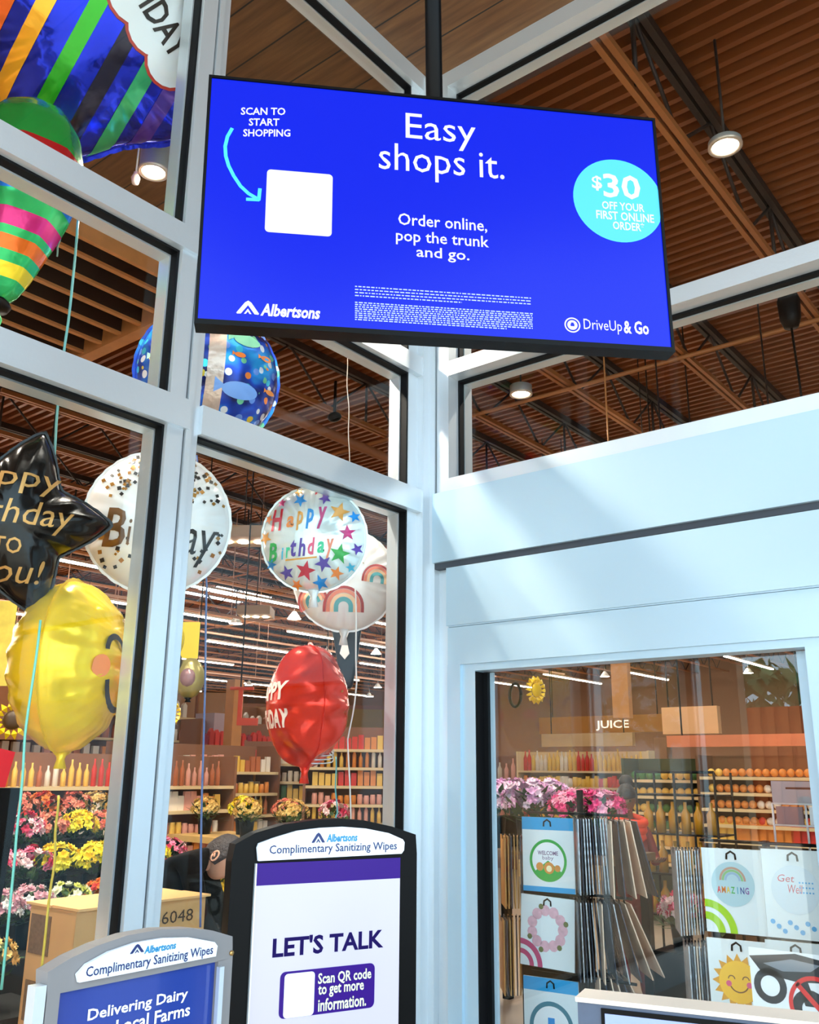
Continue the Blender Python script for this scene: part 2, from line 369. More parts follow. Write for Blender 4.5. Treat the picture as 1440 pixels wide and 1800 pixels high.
for k_ in (-2, -1, 1, 2, 3):
    o = copy_tree(ta if k_ < 0 or k_ == 9 else (ta if k_ < 0 else tb)); o.location.x = 1.1-1.55*k_
for k_ in range(6, 30, 1):
    o = copy_tree(tb); o.location.x = 1.1-1.55*k_
for i, y in enumerate((5.6, 11, 16.5, 22)):
    mb = MB(); mb.tube([(-44, y, 6.47), (4.5, y, 6.47)], .025 if i else .03, 6)
    tag(mb.build('bracing_tube', STEEL), 'thin brown bracing pipe crossing under the roof trusses', 'pipe', 'bracing pipes across the roof trusses')
mb = MB(); mb.tube([(-5.0, 1.2, 6.15), (-5.3, 20, 6.15)], .07, 10)
tag(mb.build('ventilation_pipe', mat('pipe_brown', (150, 92, 56), .5)), 'thick brown round pipe running under the roof behind the corner window', 'pipe')
# light grey-timber bulkhead bits deeper in the store
for (a, b, d, lab) in ((1078, 1108, 10, 'pale wooden post hanging above the juice sign'),):
    p = pt(a, 1262, d); q = pt(b, 1262, d); mb = MB(); wd = (q-p).length
    M = Matrix.Translation(p) @ Matrix.Rotation(YAW*.3, 4, 'Z'); mb.box(0, wd, 0, .15, 0, 1.0, M); mb.tube([M @ Vector((wd/2, .07, 1.0)), M @ Vector((wd/2, .07, 7.32-p.z))], .01, 5)
    tag(mb.build('hanging_wood_post', TIMB), lab, 'post')

# ---------------------------------------------------------------- lamps
LAMP = mat('lamp_diffuser', (255, 246, 232), .5, emit=STRIP_POWER)
LAMPW = mat('warm_lamp_lens', (255, 232, 205), .5, emit=22)
def strip(x, y0, y1, z=5.9, proto=[None]):
    e = empty('strip_light', (x, y0, z)); L = y1-y0
    MB().box(-.07, .07, 0, L, .03, .09).build('housing', mat('white_housing', (225, 205, 185), .5), e)
    MB().box(-.05, .05, .02, L-.02, 0, .029).build('diffuser', LAMP, e)
    for y in (.3, L-.3): MB().tube([(0, y, .09), (0, y, 7.4-z)], .008, 5).build('hanger', STEELD, e)
    return tag(e, 'long white strip light hanging under the brown shop roof', 'strip light', 'strip lights over the shop floor')
s0 = strip(-14.5, 8.5, 14)
for x in (-14.5, -18, -22, -27, -33, -39):
    for y in (-4.5, 1.8, 8.5, 16, 24, 32):
        if (x, y) == (-14.5, 8.5): continue
        o = copy_tree(s0); o.location = (x, y, 5.9)
for x in (-9, -3.5, 1):
    for y in (16, 23, 30): o = copy_tree(s0); o.location = (x, y, 5.9)
def can_lamp(p, r, h, lab, top, watt=350):
    e = empty('pendant_downlight', p)
    MB().lathe([(r*1.05, 0), (r*1.05, h), (r*.9, h+.01), (0, h+.01)], n=28).build('housing', mat('grey_lamp_housing', (170, 172, 170), .45, .3), e)
    MB().lathe([(r*1.08, 0), (r*1.08, -.015), (r*.85, -.015), (r*.85, .01)], n=28).build('trim_ring', mat('lamp_trim', (205, 190, 175), .3, .5), e)
    MB().lathe([(r*.86, .004), (0, .004)], n=28).build('lens', LAMPW, e)
    L = bpy.data.objects.new('spot_bulb', bpy.data.lights.new('spot_bulb', 'SPOT')); COL.objects.link(L); L.parent = e; L.location = (0, 0, -.02)
    L.data.energy = watt; L.data.spot_size = 2.4; L.data.spot_blend = .6; L.data.shadow_soft_size = r; L.data.color = (1, .88, .74)
    if top > p[2]+h+.05: MB().tube([(0, 0, h), (0, 0, top-p[2])], .012, 6).build('stem', STEELD, e)
    return tag(e, lab, 'lamp')
p = onX(270, 300, -.95); can_lamp(p, .085, 6.36-p.z-.01, 'grey cylinder downlight under the plank ceiling beside the striped balloon', 6.36)
p = onZ(1275, 256, 6.3); can_lamp(p, .12, .035, 'round downlight with dark ring among the roof trusses above the right window', 7.3)
p = onZ(916, 692, 6.1); can_lamp(p, .13, .1, 'small round downlight glowing behind the window over the header panel', 6.5)
can_lamp(Vector((-1.9, -3.6, 5.4)), .085, .9, 'added grey cylinder downlight under the plank ceiling, unseen beyond the left edge', 6.36)  # added lamp out of view, brightens the goods near the glass
can_lamp(Vector((-1.9, -1.2, 6.2)), .085, .15, 'added shallow downlight in the plank ceiling hidden behind the post', 6.36)  # added lamp, more light for the goods near the glass
p = onX(238, 318, -1.05)
e = tag(empty('sprinkler_sensor', p), 'tiny pale sensor beside the cylinder downlight', 'sensor')
MB().lathe([(0, -.03), (.02, -.02), (.028, .02), (.015, .05), (.015, .06)]).build('cap', mat('sensor_pink', (235, 205, 190), .5), e)
MB().tube([(0, 0, .06), (0, 0, 6.36-p.z)], .006, 5).build('stem', ALU, e)
# clusters of small lamps deep in the store
r2 = random.Random(5); MB0 = None
for i in range(46):
    x = r2.uniform(-30, 3); y = r2.uniform(6, 34); z = 5.3+r2.uniform(0, .5)
    if MB0 is None:
        e = empty('high_bay_lamp', (x, y, z)); MB().lathe([(.05, .2), (.14, .08), (.19, 0)]).build('shade', mat('lamp_shade_white', (230, 226, 220), .5), e); MB().lathe([(.18, .01), (0, .01)]).build('lens', LAMP, e)
        MB().tube([(0, 0, .2), (0, 0, 7.4-z)], .008, 4).build('cord', STEELD, e); MB0 = e
    else: e = copy_tree(MB0); e.location = (x, y, z)
    tag(e, 'small white pendant lamp deep inside the store', 'lamp', 'pendant lamps deep in the store')
# pale box fixtures hanging behind the corner window
for (px, py, d, w_, lab) in ((428, 950, 12.5, .75, 'larger pale box light hanging between the two birthday balloons'), (450, 1082, 17, .6, 'smaller pale box light below, left of the rainbow balloon')):
    p = pt(px, py, d); e = tag(empty('box_light', p, YAW), lab, 'box light')
    MB().box(-w_/2, w_/2, -.3, .3, -.02, .14).build('housing', mat('fixture_tan', (222, 188, 150), .5), e)
    mb = MB()
    for i in (-.3, 0, .3): mb.lathe([(.07*w_/.7, -.03), (0, -.03)], (i*w_, 0, 0), 12)
    mb.build('lamp_lens', LAMP, e); MB().tube([(0, 0, .14), (0, 0, 6.5-p.z)], .01, 5).build('stem', STEELD, e)
mb = MB(); p = onZ(400, 1046, 7.3); mb.box(-.9, .9, -1.2, 1.2, 0, .02)
e = tag(mb.build('skylight_panel', mat('skylight_glow', (240, 246, 255), .5, emit=4)), 'bright skylight in the brown roof above the box lights', 'skylight'); e.location = (p.x, p.y, 7.29)
for i, (x, z) in enumerate(((-10.5, 5.2), (-12.5, 4.9), (-16, 5.1), (-20, 5.0), (-25, 5.2))):
    mb = MB(); mb.box(-.03, .03, 0, 22, 0, .05)
    for y in range(1, 22, 3): mb.tube([(0, y, .05), (0, y, 7.4-z)], .014, 4)
    o = mb.build('track_rail', mat('rosy_steel', (206, 160, 132), .5)); o.location = (x, 1+i, z); tag(o, 'thin pale rail on hanging rods under the far shop roof', 'rail', 'hanging rails under the far roof')
# black speaker with a hanging cable, upper right
p = onZ(1388, 545, 6.1)
e = tag(empty('ceiling_speaker', p), 'black cylindrical speaker hanging beyond the upper right window', 'speaker')
MB().lathe([(0, -.2), (.07, -.19), (.10, -.1), (.11, .1), (.09, .17), (0, .18)]).build('body', BLACK, e)
MB().tube([(0, 0, .17), (0, 0, .4)], .02, 6).build('bracket', BLACK, e)
MB().tube([(0, 0, -.19), (.01, .02, -.8), (.02, .03, -1.5)], .012, 5).build('cable', BLACK, e)
p = onZ(588, 733, 6.0); e = tag(empty('security_camera', p), 'small dark security camera on the thick brown pipe', 'camera')
MB().ball((0, 0, 0), .08, sc3=(1.3, 1, .8)).build('dome', BLACK, e); MB().tube([(0, 0, .05), (0, 0, .5)], .02).build('bracket', BLACK, e)

# ---------------------------------------------------------------- hanging screen
SM = Matrix.Translation((1.905, -2.411, 3.238)) @ Matrix.Rotation(.821, 4, 'Z') @ Matrix.Rotation(.017, 4, 'X') @ Matrix.Rotation(-.017, 4, 'Y')
SW, SH = 1.43, .83
scr = tag(empty('display_screen', M=SM), 'large blue advertising screen hanging in the corner of the entrance', 'screen')
MB().box(-SW/2, SW/2, 0.002, .055, -SH/2, SH/2).build('casing', BLACK, scr)
mb = MB(); b_ = .009
mb.box(-SW/2, SW/2, -.006, .002, SH/2-b_, SH/2); mb.box(-SW/2, SW/2, -.006, .002, -SH/2, -SH/2+.016); mb.box(-SW/2, -SW/2+b_, -.006, .002, -SH/2+.016, SH/2-b_); mb.box(SW/2-b_, SW/2, -.006, .002, -SH/2+.016, SH/2-b_)
mb.build('bezel', BLACK, scr)
BLUE = mat('screen_blue', (2, 4, 18), .22, emit=.46, ecol=(16, 42, 252), spec=.15)
MB().box(-SW/2+b_, SW/2-b_, -.001, .002, -SH/2+.016, SH/2-b_).build('panel', BLUE, scr)
SWHT = mat('screen_white', (60, 62, 70), .4, emit=.46, ecol=(250, 252, 255))
SCYN = mat('screen_cyan', (40, 120, 160), .4, emit=.44, ecol=(70, 192, 240))
SCY2 = mat('screen_bright_cyan', (40, 120, 160), .4, emit=.46, ecol=(60, 215, 250))
SGRY = mat('screen_pale_grey', (120, 130, 180), .4, emit=.4, ecol=(160, 176, 238))
def S(x, y): return inloc(SM, x, y)
def fit(M, s, x0, y0, x1, y1, bold=0, shear=0, rot=0):
    """box given by its left-middle and right-middle, top and bottom in the photo"""
    a = inloc(M, x0, (y0+y1)/2); b = inloc(M, x1, (y0+y1)/2); c = inloc(M, (x0+x1)/2, y0); d = inloc(M, (x0+x1)/2, y1)
    return (s, a[0], b[0], d[1], c[1], bold, shear, rot)
lettering(scr, [fit(SM, 'Easy', 713, 205, 836, 263), fit(SM, 'shops it.', 666, 260, 886, 322),
    fit(SM, 'Order online,', 700, 381, 856, 405, .01), fit(SM, 'pop the trunk', 696, 410, 859, 436, .01), fit(SM, 'and go.', 732, 437, 825, 461, .01)], -.0025, SWHT)
mb = MB()
for it in (fit(SM, 'SCAN TO', 423, 190, 502, 203, .02, .1, .1), fit(SM, 'START', 437, 209, 492, 222, .02, .1, .1), fit(SM, 'SHOPPING', 427, 228, 511, 241, .02, .1, .1)): add_flat(mb, *text_geo(*it), -.0025)
mb.build('handwritten_lettering', SWHT, scr)
lettering(scr, [fit(SM, 'Albertsons', 458, 537, 563, 559, .035, .2), fit(SM, 'DriveUp', 1026, 563, 1093, 587, .0), fit(SM, '& Go', 1096, 565, 1140, 588, .03)], -.0025, SWHT, 'logo_lettering')
def a_mark(mb, M, x0, y0, x1, y1, y):
    """the stepped roof-shaped A mark"""
    a = inloc(M, x0, (y0+y1)/2); b = inloc(M, x1, (y0+y1)/2); c = inloc(M, (x0+x1)/2, y0); d = inloc(M, (x0+x1)/2, y1)
    L, R, T, B = a[0], b[0], c[1], d[1]; w_ = R-L; h = T-B
    def P(u, v): return (L+w_*u, B+h*v)
    arch = [P(0, .08), P(.36, .86), P(.5, 1), P(.64, .86), P(1, .08), P(.97, 0), P(.80, .02), P(.5, .66), P(.2, .02), P(.03, 0)]
    add_flat(mb, arch, [(0, 1, 8, 9)], y); add_flat(mb, arch, [(1, 2, 7, 8)], y); add_flat(mb, arch, [(2, 3, 6, 7)] if False else [(2, 3, 4, 6, 7)], y); add_flat(mb, arch, [(4, 5, 6)], y)
    add_flat(mb, [P(.33, .02), P(.5, .42), P(.67, .02), P(.58, .02), P(.5, .2), P(.42, .02)], [(0, 1, 4, 5), (1, 2, 3, 4)], y)
mb = MB(); a_mark(mb, SM, 416, 529, 456, 553, -.0025); mb.build('logo_mark', SWHT, scr)
def disc(mb, c, r, y, n=40, clipx=None, r_in=0):
    pts = []
    for i in range(n):
        x = c[0]+r*math.cos(2*PI*i/n); z = c[1]+r*math.sin(2*PI*i/n)
        if clipx is not None: x = min(x, clipx)
        pts.append((x, z))
    if r_in:
        pts2 = [(c[0]+r_in*math.cos(2*PI*i/n), c[1]+r_in*math.sin(2*PI*i/n)) for i in range(n)]
        add_flat(mb, pts+pts2, [(i, (i+1) % n, (i+1) % n+n, i+n) for i in range(n)], y)
    else: add_flat(mb, pts, [tuple(range(n))], y)
c0 = S(1087, 353); rr = abs(S(1008, 353)[0]-c0[0])
mb = MB(); disc(mb, c0, rr, -.0018, 56, SW/2-b_); mb.build('offer_circle', SCYN, scr)
lettering(scr, [fit(SM, '$', 1040, 310, 1058, 336, .02), fit(SM, '30', 1060, 308, 1125, 350, .02), fit(SM, 'OFF YOUR', 1058, 357, 1132, 371, .02), fit(SM, 'FIRST ONLINE', 1048, 374, 1149, 389, .02), fit(SM, 'ORDER*', 1077, 391, 1132, 406, .02)], -.003, SWHT, 'offer_lettering')
mb = MB(); c1 = S(1006, 572); disc(mb, c1, abs(S(992, 572)[0]-c1[0]), -.0025, 28, r_in=abs(S(994.5, 572)[0]-c1[0])); disc(mb, c1, abs(S(997, 572)[0]-c1[0]), -.0025, 24)
mb.build('badge', SWHT, scr)
mb = MB(); q = .006; mb.box(c1[0]-q, c1[0]+q, -.0034, -.003, c1[1]-.004, c1[1]+.004); mb.box(c1[0]-.004, c1[0]+.004, -.0034, -.003, c1[1]+.004, c1[1]+.008); mb.build('badge_icon', BLUE, scr)
# white code card, left blank
a = S(469, 300); b = S(585, 306); c = S(583, 416); d = S(466, 409)
x0, x1, z0, z1 = (a[0]+d[0])/2, (b[0]+c[0])/2, (c[1]+d[1])/2, (a[1]+b[1])/2; poly = []
for (cx, cz, s_) in ((x1-.012, z1-.012, 0), (x0+.012, z1-.012, 1), (x0+.012, z0+.012, 2), (x1-.012, z0+.012, 3)):
    for t in range(5): poly.append((cx+.012*math.cos((s_+t/4)*PI/2), cz+.012*math.sin((s_+t/4)*PI/2)))
mb = MB(); add_flat(mb, poly, [tuple(range(len(poly)))], -.0025); mb.build('blank_card', SWHT, scr)
# curved arrow
def stroke(mb, pts, wd, y):
    for i in range(len(pts)-1):
        a, b = Vector(pts[i]), Vector(pts[i+1]); t = (b-a).normalized(); nn = Vector((-t.y, t.x))*wd/2
        add_flat(mb, [a-nn-t*wd*.2, a+nn-t*wd*.2, b+nn+t*wd*.2, b-nn+t*wd*.2], [(0, 1, 2, 3)], y)
mb = MB(); stroke(mb, [S(*q) for q in ((408, 227), (400, 241), (396, 258), (397, 275), (402, 292), (411, 310), (423, 328), (437, 341), (454, 351))], .0105, -.0025)
stroke(mb, [S(457, 333), S(455, 352), S(434, 351)], .0105, -.0025); mb.build('arrow', SCY2, scr)
# fine print, unreadable strokes
mb = MB(); r3 = random.Random(3)
for (ya, yb, n_, xe) in ((504, 520, 4, 933), (532, 562, 9, 936)):
    for i in range(n_):
        L = S(624, ya+(yb-ya)*i/(n_-1)); R = S(xe, ya+16+(yb-ya)*i/(n_-1)); x = L[0]; z = L[1]
        z_l = L[1]; end = R[0] if i < n_-1 else L[0]+(R[0]-L[0])*(.6 if n_ == 4 else .85)
        while x < end:
            l = r3.uniform(.004, .014); mb.box(x, min(x+l, end), -.0026, -.0024, z-.0018, z+.0018) ; x += l+.0035
mb.build('fine_print', SGRY, scr)
mb = MB(); mb.tube([(0, .09, -.05), (0, .09, 2.98)], .028, 16, True); mb.build('pole', BLACK, scr)
MB().box(-.12, .12, .055, .1, -.15, .2).build('mounting_bracket', BLACK, scr)

# ---------------------------------------------------------------- sanitising wipe stations
def Pm(M, pts): return [inloc(M, *q) for q in pts]
NAVY = mat('navy_print', (24, 40, 96), .5); TEAL = mat('blue_print', (20, 130, 180), .5); PURP = mat('purple_print', (44, 6, 110), .35, emit=.03, ecol=(80, 20, 190), spec=.2); PURD = mat('deep_purple_text', (22, 6, 74), .5, spec=.1)  # purple print has a faint glow put into its colour
SLATE = mat('slate_grey_plastic', (128, 124, 124), .45); POST = mat('glowing_lilac_white_poster', (120, 120, 140), .25, emit=.34, ecol=(222, 224, 255))  # poster has a glow of its own put into its colour
def header(M, e, plate, logo, mark, text):
    mb = MB(); mb.prism(Pm(M, plate), -.012, -.002); mb.build('header_plate', mat('header_white', (232, 236, 248), .35), e)
    mb = MB(); add_flat(mb, *text_geo(*fit(M, *logo, .03, .15)), -.0135); mb.build('logo_lettering', TEAL, e)
    mb = MB(); a_mark(mb, M, *mark, -.0135); mb.build('logo_mark', NAVY, e)
    mb = MB(); add_flat(mb, *text_geo(*fit(M, *text, .01)), -.0135); mb.build('header_lettering', NAVY, e)
BM_ = Matrix.Translation((1.402, -2.273, 0)) @ Matrix.Rotation(1.197, 4, 'Z')
bs = tag(empty('wipes_station', M=BM_), 'black arched wipes station with white poster under the screen', 'wipes station')
outer = [(405, 1515), (414, 1484), (450, 1464), (500, 1449), (560, 1441), (600, 1439), (640, 1442), (690, 1453), (731, 1467), (733, 1500)]
o2 = Pm(BM_, outer)
xl, xr = o2[0][0]+.004, o2[-1][0]
poly = [(xl, .05), (xr, .05)]+[(max(xl, min(xr, a)), b) for a, b in o2[::-1]]
mb = MB(); mb.prism(poly, 0, .05); mb.build('body', BLACK, bs)
mb = MB(); mb.box(xl-.03, xr+.03, -.16, .2, 0, .05); mb.build('base', BLACK, bs)
header(BM_, bs, [(452, 1513), (450, 1490), (453, 1482), (480, 1472), (520, 1460), (560, 1455), (600, 1453), (640, 1456), (680, 1464), (705, 1475), (708, 1480), (707, 1494), (703, 1500)], ('Albertsons', 571, 1465, 625, 1479), (545, 1463, 568, 1481), ('Complimentary Sanitizing Wipes', 471, 1482, 694, 1501))
a, b, c, d = Pm(BM_, [(450, 1519), (702, 1506), (702, 1798), (440, 1798)])
px0, px1, pz1 = a[0], b[0], (a[1]+b[1])/2; pb = Pm(BM_, [(450, 1558), (702, 1542)]); pz2 = (pb[0][1]+pb[1][1])/2
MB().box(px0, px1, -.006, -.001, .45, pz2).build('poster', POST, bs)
MB().box(px0, px1, -.007, -.001, pz2, pz1).build('poster_purple_band', PURP, bs)
lettering(bs, [fit(BM_, "LET'S TALK", 478, 1640, 672, 1674, .03)], -.0075, PURD, 'poster_lettering')
def rrect(x0, x1, z0, z1, r):
    out = []
    for (cx, cz, s_) in ((x1-r, z1-r, 0), (x0+r, z1-r, 1), (x0+r, z0+r, 2), (x1-r, z0+r, 3)):
        for t in range(5): out.append((cx+r*math.cos((s_+t/4)*PI/2), cz+r*math.sin((s_+t/4)*PI/2)))
    return out
q = Pm(BM_, [(490, 1740), (656, 1735), (573, 1700), (573, 1780)])
mb = MB(); mb.prism(rrect(q[0][0], q[1][0], q[3][1], q[2][1], .015), -.0085, -.0065); mb.build('poster_purple_box', PURP, bs)
q = Pm(BM_, [(497, 1748), (550, 1746), (523, 1709), (523, 1786)])
mb = MB(); mb.prism(rrect(q[0][0], q[1][0], q[3][1], q[2][1], .01), -.0095, -.0087); mb.build('poster_blank_card', WHITE, bs)
YEL = mat('pale_yellow_text', (226, 236, 190), .5)
lettering(bs, [fit(BM_, 'Scan QR code', 557, 1705, 650, 1727, .02), fit(BM_, 'to get more', 557, 1727, 637, 1749, .02), fit(BM_, 'information.', 557, 1750, 641, 1772, .02)], -.0096, YEL, 'poster_small_lettering')
MB().box(px0-.004, px0, -.01, 0, .45, pz1).build('poster_edge', ALU, bs)

GM = Matrix.Translation((1.471, -2.947, 0)) @ Matrix.Rotation(1.581, 4, 'Z')
gs = tag(empty('wipes_station', M=GM), 'grey arched wipes station with blue dairy poster at lower left', 'wipes station')
top = [(84, 1709), (125, 1684), (172, 1662), (225, 1644), (281, 1634), (337, 1632), (375, 1636), (409, 1646)]
low = [(409, 1684), (384, 1690), (106, 1746), (83, 1750)]
mb = MB(); mb.prism(Pm(GM, top+low), -.0, .045); mb.build('arched_header', SLATE, gs)
header(GM, gs, [(134, 1726), (131, 1712), (147, 1694), (187, 1672), (234, 1656), (281, 1648), (328, 1647), (372, 1655), (377, 1662), (374, 1680)], ('Albertsons', 248, 1658, 303, 1671), (223, 1658, 247, 1674), ('Complimentary Sanitizing Wipes', 147, 1679, 367, 1701))
t = Pm(GM, low); zl = (t[2][1]+t[1][1])/2
mb = MB(); mb.box(t[3][0], t[2][0], .0, .045, .0, t[3][1]); mb.box(t[1][0], t[0][0], .0, .045, 0, t[0][1]); mb.build('side_frame', SLATE, gs)
mb = MB(); mb.box(t[1][0]-.004, t[1][0]+.01, -.012, .0, 0, zl-.01); mb.box(t[3][0]-.028, t[3][0]-.003, -.0, .03, 0, t[3][1]+.02); mb.build('side_rail', ALU, gs)
MB().box(t[2][0], t[1][0], .012, .03, .35, zl).build('poster', mat('blue_poster', (40, 62, 140), .08), gs)
lettering(gs, [fit(GM, 'Delivering Dairy', 161, 1757, 334, 1782, .02), fit(GM, 'in Local Farms', 180, 1783, 338, 1806, .02)], .0105, mat('poster_white_text', (240, 238, 236), .5), 'poster_lettering')
MB().box(t[3][0]-.03, t[0][0]+.02, -.12, .15, 0, .04).build('base', SLATE, gs)
mb = MB(); s_ = inloc(GM, 406, 1675); mb.lathe([(0, 0), (.006, 0), (.006, .004), (0, .004)], n=10)
sc_ = mb.build('screw', mat('brass', (190, 150, 90), .3, .8), gs); sc_.location = (s_[0], -.001, s_[1]); sc_.rotation_euler = (PI/2, 0, 0)

# bottom right kiosk, its top edge just in the frame
p = onZ(1015, 1752, 1.1); q = onZ(1440, 1797, 1.1); ya = math.atan2(q.y-p.y, q.x-p.x)
KM = Matrix.Translation((p.x, p.y, 0)) @ Matrix.Rotation(ya, 4, 'Z')
ks = tag(empty('information_kiosk', M=KM), 'slate kiosk with pale screen cut off at the lower right corner', 'kiosk')
SL2 = mat('blue_slate', (74, 84, 104), .5, var=.2, vscale=20)
MB().box(0, .78, 0, .09, 0, 1.09).build('body', SL2, ks)
MB().box(-.004, .784, -.004, .094, 1.09, 1.1).build('top_edge', mat('cream_edge', (226, 208, 190), .5), ks)
MB().box(.055, .74, -.004, 0, .3, 1.082).build('screen_frame', BLACK, ks)
MB().box(.064, .733, -.006, -.004, .32, 1.072).build('screen', mat('dim_screen', (120, 135, 180), .15, emit=.3, ecol=(140, 155, 205)), ks)

# ---------------------------------------------------------------- foil balloons
def foil(name, col, metal=.5, rough=.2, bump=.25, bscale=14):
    return mat(name, col, rough, metal, bump, bscale)
def disc_balloon(R, T, wr=.05, npl=22, seed=0, Rf=None):
    rs = random.Random(seed); ph = rs.uniform(0, 6)
    Rf = Rf or (lambda th: R)
    def depth(x, z):
        r = math.hypot(x, z); th = math.atan2(z, x); q = min(.999, r/Rf(th))
        base = T*(1-q**2.3)**.62
        p = math.cos(npl*th+ph+2*math.sin(3*th))*wr*R*(q**5)*(1-q)**.5*2
        return base+p
    return depth, Rf
def balloon_mesh(depth, Rf, na=96, nr=18, seam=.012, back=True):
    mb = MB(); vs = []; fs = []
    for side in (-1, 1):
        off = len(vs)
        for i in range(nr+1):
            q = (i/nr)**.75
            for k_ in range(na):
                th = 2*PI*k_/na; r = Rf(th)*q*.9995
                x, z = r*math.cos(th), r*math.sin(th); d_ = depth(x, z) if i < nr else 0
                vs.append((x, side*d_, z))
        for i in range(nr):
            for k_ in range(na):
                f = (off+i*na+k_, off+i*na+(k_+1) % na, off+(i+1)*na+(k_+1) % na, off+(i+1)*na+k_); fs.append(f)
    mb.faces(vs, fs, True)
    # flat heat-sealed rim
    vs = []; fs = []
    for k_ in range(na):
        th = 2*PI*k_/na; r = Rf(th)
        for e_ in (.99, 1+seam*3+.006*math.sin(k_*2.1)): vs.append((r*e_*math.cos(th), 0, r*e_*math.sin(th)))
    fs = [(2*k_, 2*k_+1, (2*k_+3) % (2*na), (2*k_+2) % (2*na)) for k_ in range(na)]
    mb.faces(vs, fs, True)
    bmesh.ops.remove_doubles(mb.bm, verts=mb.bm.verts, dist=1e-5)
    return mb
def drape(vs, fs, depth, eps=.004, maxlen=.02):
    """lay flat artwork onto the front of a balloon"""
    bm = bmesh.new(); V_ = [bm.verts.new((a, 0, b)) for a, b in vs]
    for f in fs:
        try: bm.faces.new([V_[i] for i in f])
        except ValueError: pass
    for _ in range(5):
        es = [e_ for e_ in bm.edges if e_.calc_length() > maxlen]
        if not es: break
        bmesh.ops.subdivide_edges(bm, edges=es, cuts=1); bmesh.ops.triangulate(bm, faces=bm.faces)
    for v in bm.verts: v.co.y = -depth(v.co.x, v.co.z)-eps
    vs = [v.co.copy() for v in bm.verts]; bm.verts.index_update(); fs = [[v.index for v in f.verts] for f in bm.faces]; bm.free(); return vs, fs
def art(parent, name, m_, shapes, depth, eps=.004):
    mb = MB()
    for vs, fs in shapes:
        a, b = drape(vs, fs, depth, eps); mb.faces(a, b, True)
    return mb.build(name, m_, parent)
def star_poly(cx, cz, r, rot=0, inner=.42, n=5):
    P = [(cx, cz)]+[(cx+(r if i % 2 == 0 else r*inner)*math.cos(rot+PI/2+i*PI/n), cz+(r if i % 2 == 0 else r*inner)*math.sin(rot+PI/2+i*PI/n)) for i in range(2*n)]
    return P, [(0, 1+i, 1+(i+1) % (2*n)) for i in range(2*n)]
def sq_poly(cx, cz, r, rot=0): return [(cx+r*math.cos(rot+PI/4+i*PI/2), cz+r*math.sin(rot+PI/4+i*PI/2)) for i in range(4)], [(0, 1, 2, 3)]
def arc_band(cx, cz, r0_, r1_, rot=0, a0=0, a1=PI, n=16, leg=0):
    P = []
    for i in range(n+1):
        a = a0+(a1-a0)*i/n
        for r in (r0_, r1_): P.append((r*math.cos(a), r*math.sin(a)))
    if leg: P = [(r1_*0+r0_*1, -leg), (r1_, -leg)]+P+[(-r0_, -leg), (-r1_, -leg)]
    P = [(cx+x*math.cos(rot)-z*math.sin(rot), cz+x*math.sin(rot)+z*math.cos(rot)) for x, z in P]
    return P, [(2*i, 2*i+1, 2*i+3, 2*i+2) for i in range(len(P)//2-1)]
def place_balloon(name, px, py, X, lab, turn=0, tilt=0, roll=0, group=None, cat='balloon', loc=None):
    """the balloon floats behind the left glass at depth x=X; its front turned towards the door"""
    p = loc or onX(px, py, X); v = CAM-p; yaw = math.atan2(v.y, v.x)+PI/2+turn; el = math.atan2(v.z, math.hypot(v.x, v.y))
    M = Matrix.Translation(p) @ Matrix.Rotation(yaw, 4, 'Z') @ Matrix.Rotation(-el*tilt, 4, 'X') @ Matrix.Rotation(roll, 4, 'Y')
    return tag(empty(name, M=M), lab, cat, group), (CAM-p).length/F*1.0
def px_r(e_scale, r): return r*e_scale
def neck(e, R, m_, ang=-PI/2, l=.09):
    mb = MB(); c, s_ = math.cos(ang), math.sin(ang)
    P = [(R*.97*c, 0, R*.97*s_), ((R+l*.4)*c, 0, (R+l*.4)*s_), ((R+l)*c, 0, (R+l)*s_)]
    mb.tube(P, [.035, .018, .03], 8); mb.build('neck', m_, e)

# white confetti birthday balloon, half hidden by the post
e, s = place_balloon('foil_balloon', 278, 918, -.55, 'big white balloon with gold and black confetti and the word Birthday behind the post', tilt=.6)
R = 119*s; dp, Rf = disc_balloon(R, R*.42, .05, 26, 3)
WF = mat('white_satin_foil', (236, 238, 240), .32, .12, .12, 10)
balloon_mesh(dp, Rf).build('envelope', WF, e); neck(e, R, WF)
GOLDP = mat('gold_print', (170, 122, 50), .35, .5); BLKP = mat('black_print', (24, 20, 18), .5)
r4 = random.Random(8); ga, bl = [], []
for i in range(330):
    a = r4.uniform(0, 2*PI); q = R*r4.uniform(.45, .97)
    x, z = q*math.cos(a), q*math.sin(a)
    if z < .1*R and r4.random() < .65: continue
    if abs(z) < .28*R and abs(x) < .8*R: continue
    if z > 0 and math.hypot(x, z) < R*.6 and r4.random() < .5: continue
    (ga if r4.random() < .45 else bl).append(sq_poly(x, z, R*r4.uniform(.022, .042), r4.uniform(0, 1.5)))
art(e, 'gold_confetti_print', GOLDP, ga, dp); art(e, 'black_confetti_print', BLKP, bl, dp)
art(e, 'gold_lettering', mat('bronze_print', (112, 76, 36), .4, .3), [text_geo('B', -.72*R, -.42*R, -.42*R, .12*R, .02, .15), text_geo('irth', -.40*R, .12*R, -.38*R, -.0*R, .0, .1)], dp)
art(e, 'black_lettering', BLKP, [text_geo('day', .12*R, .82*R, -.62*R, .08*R, .0, .25), text_geo('HAPPY', -.3*R, .36*R, .18*R, .42*R, 0, 0)], dp)

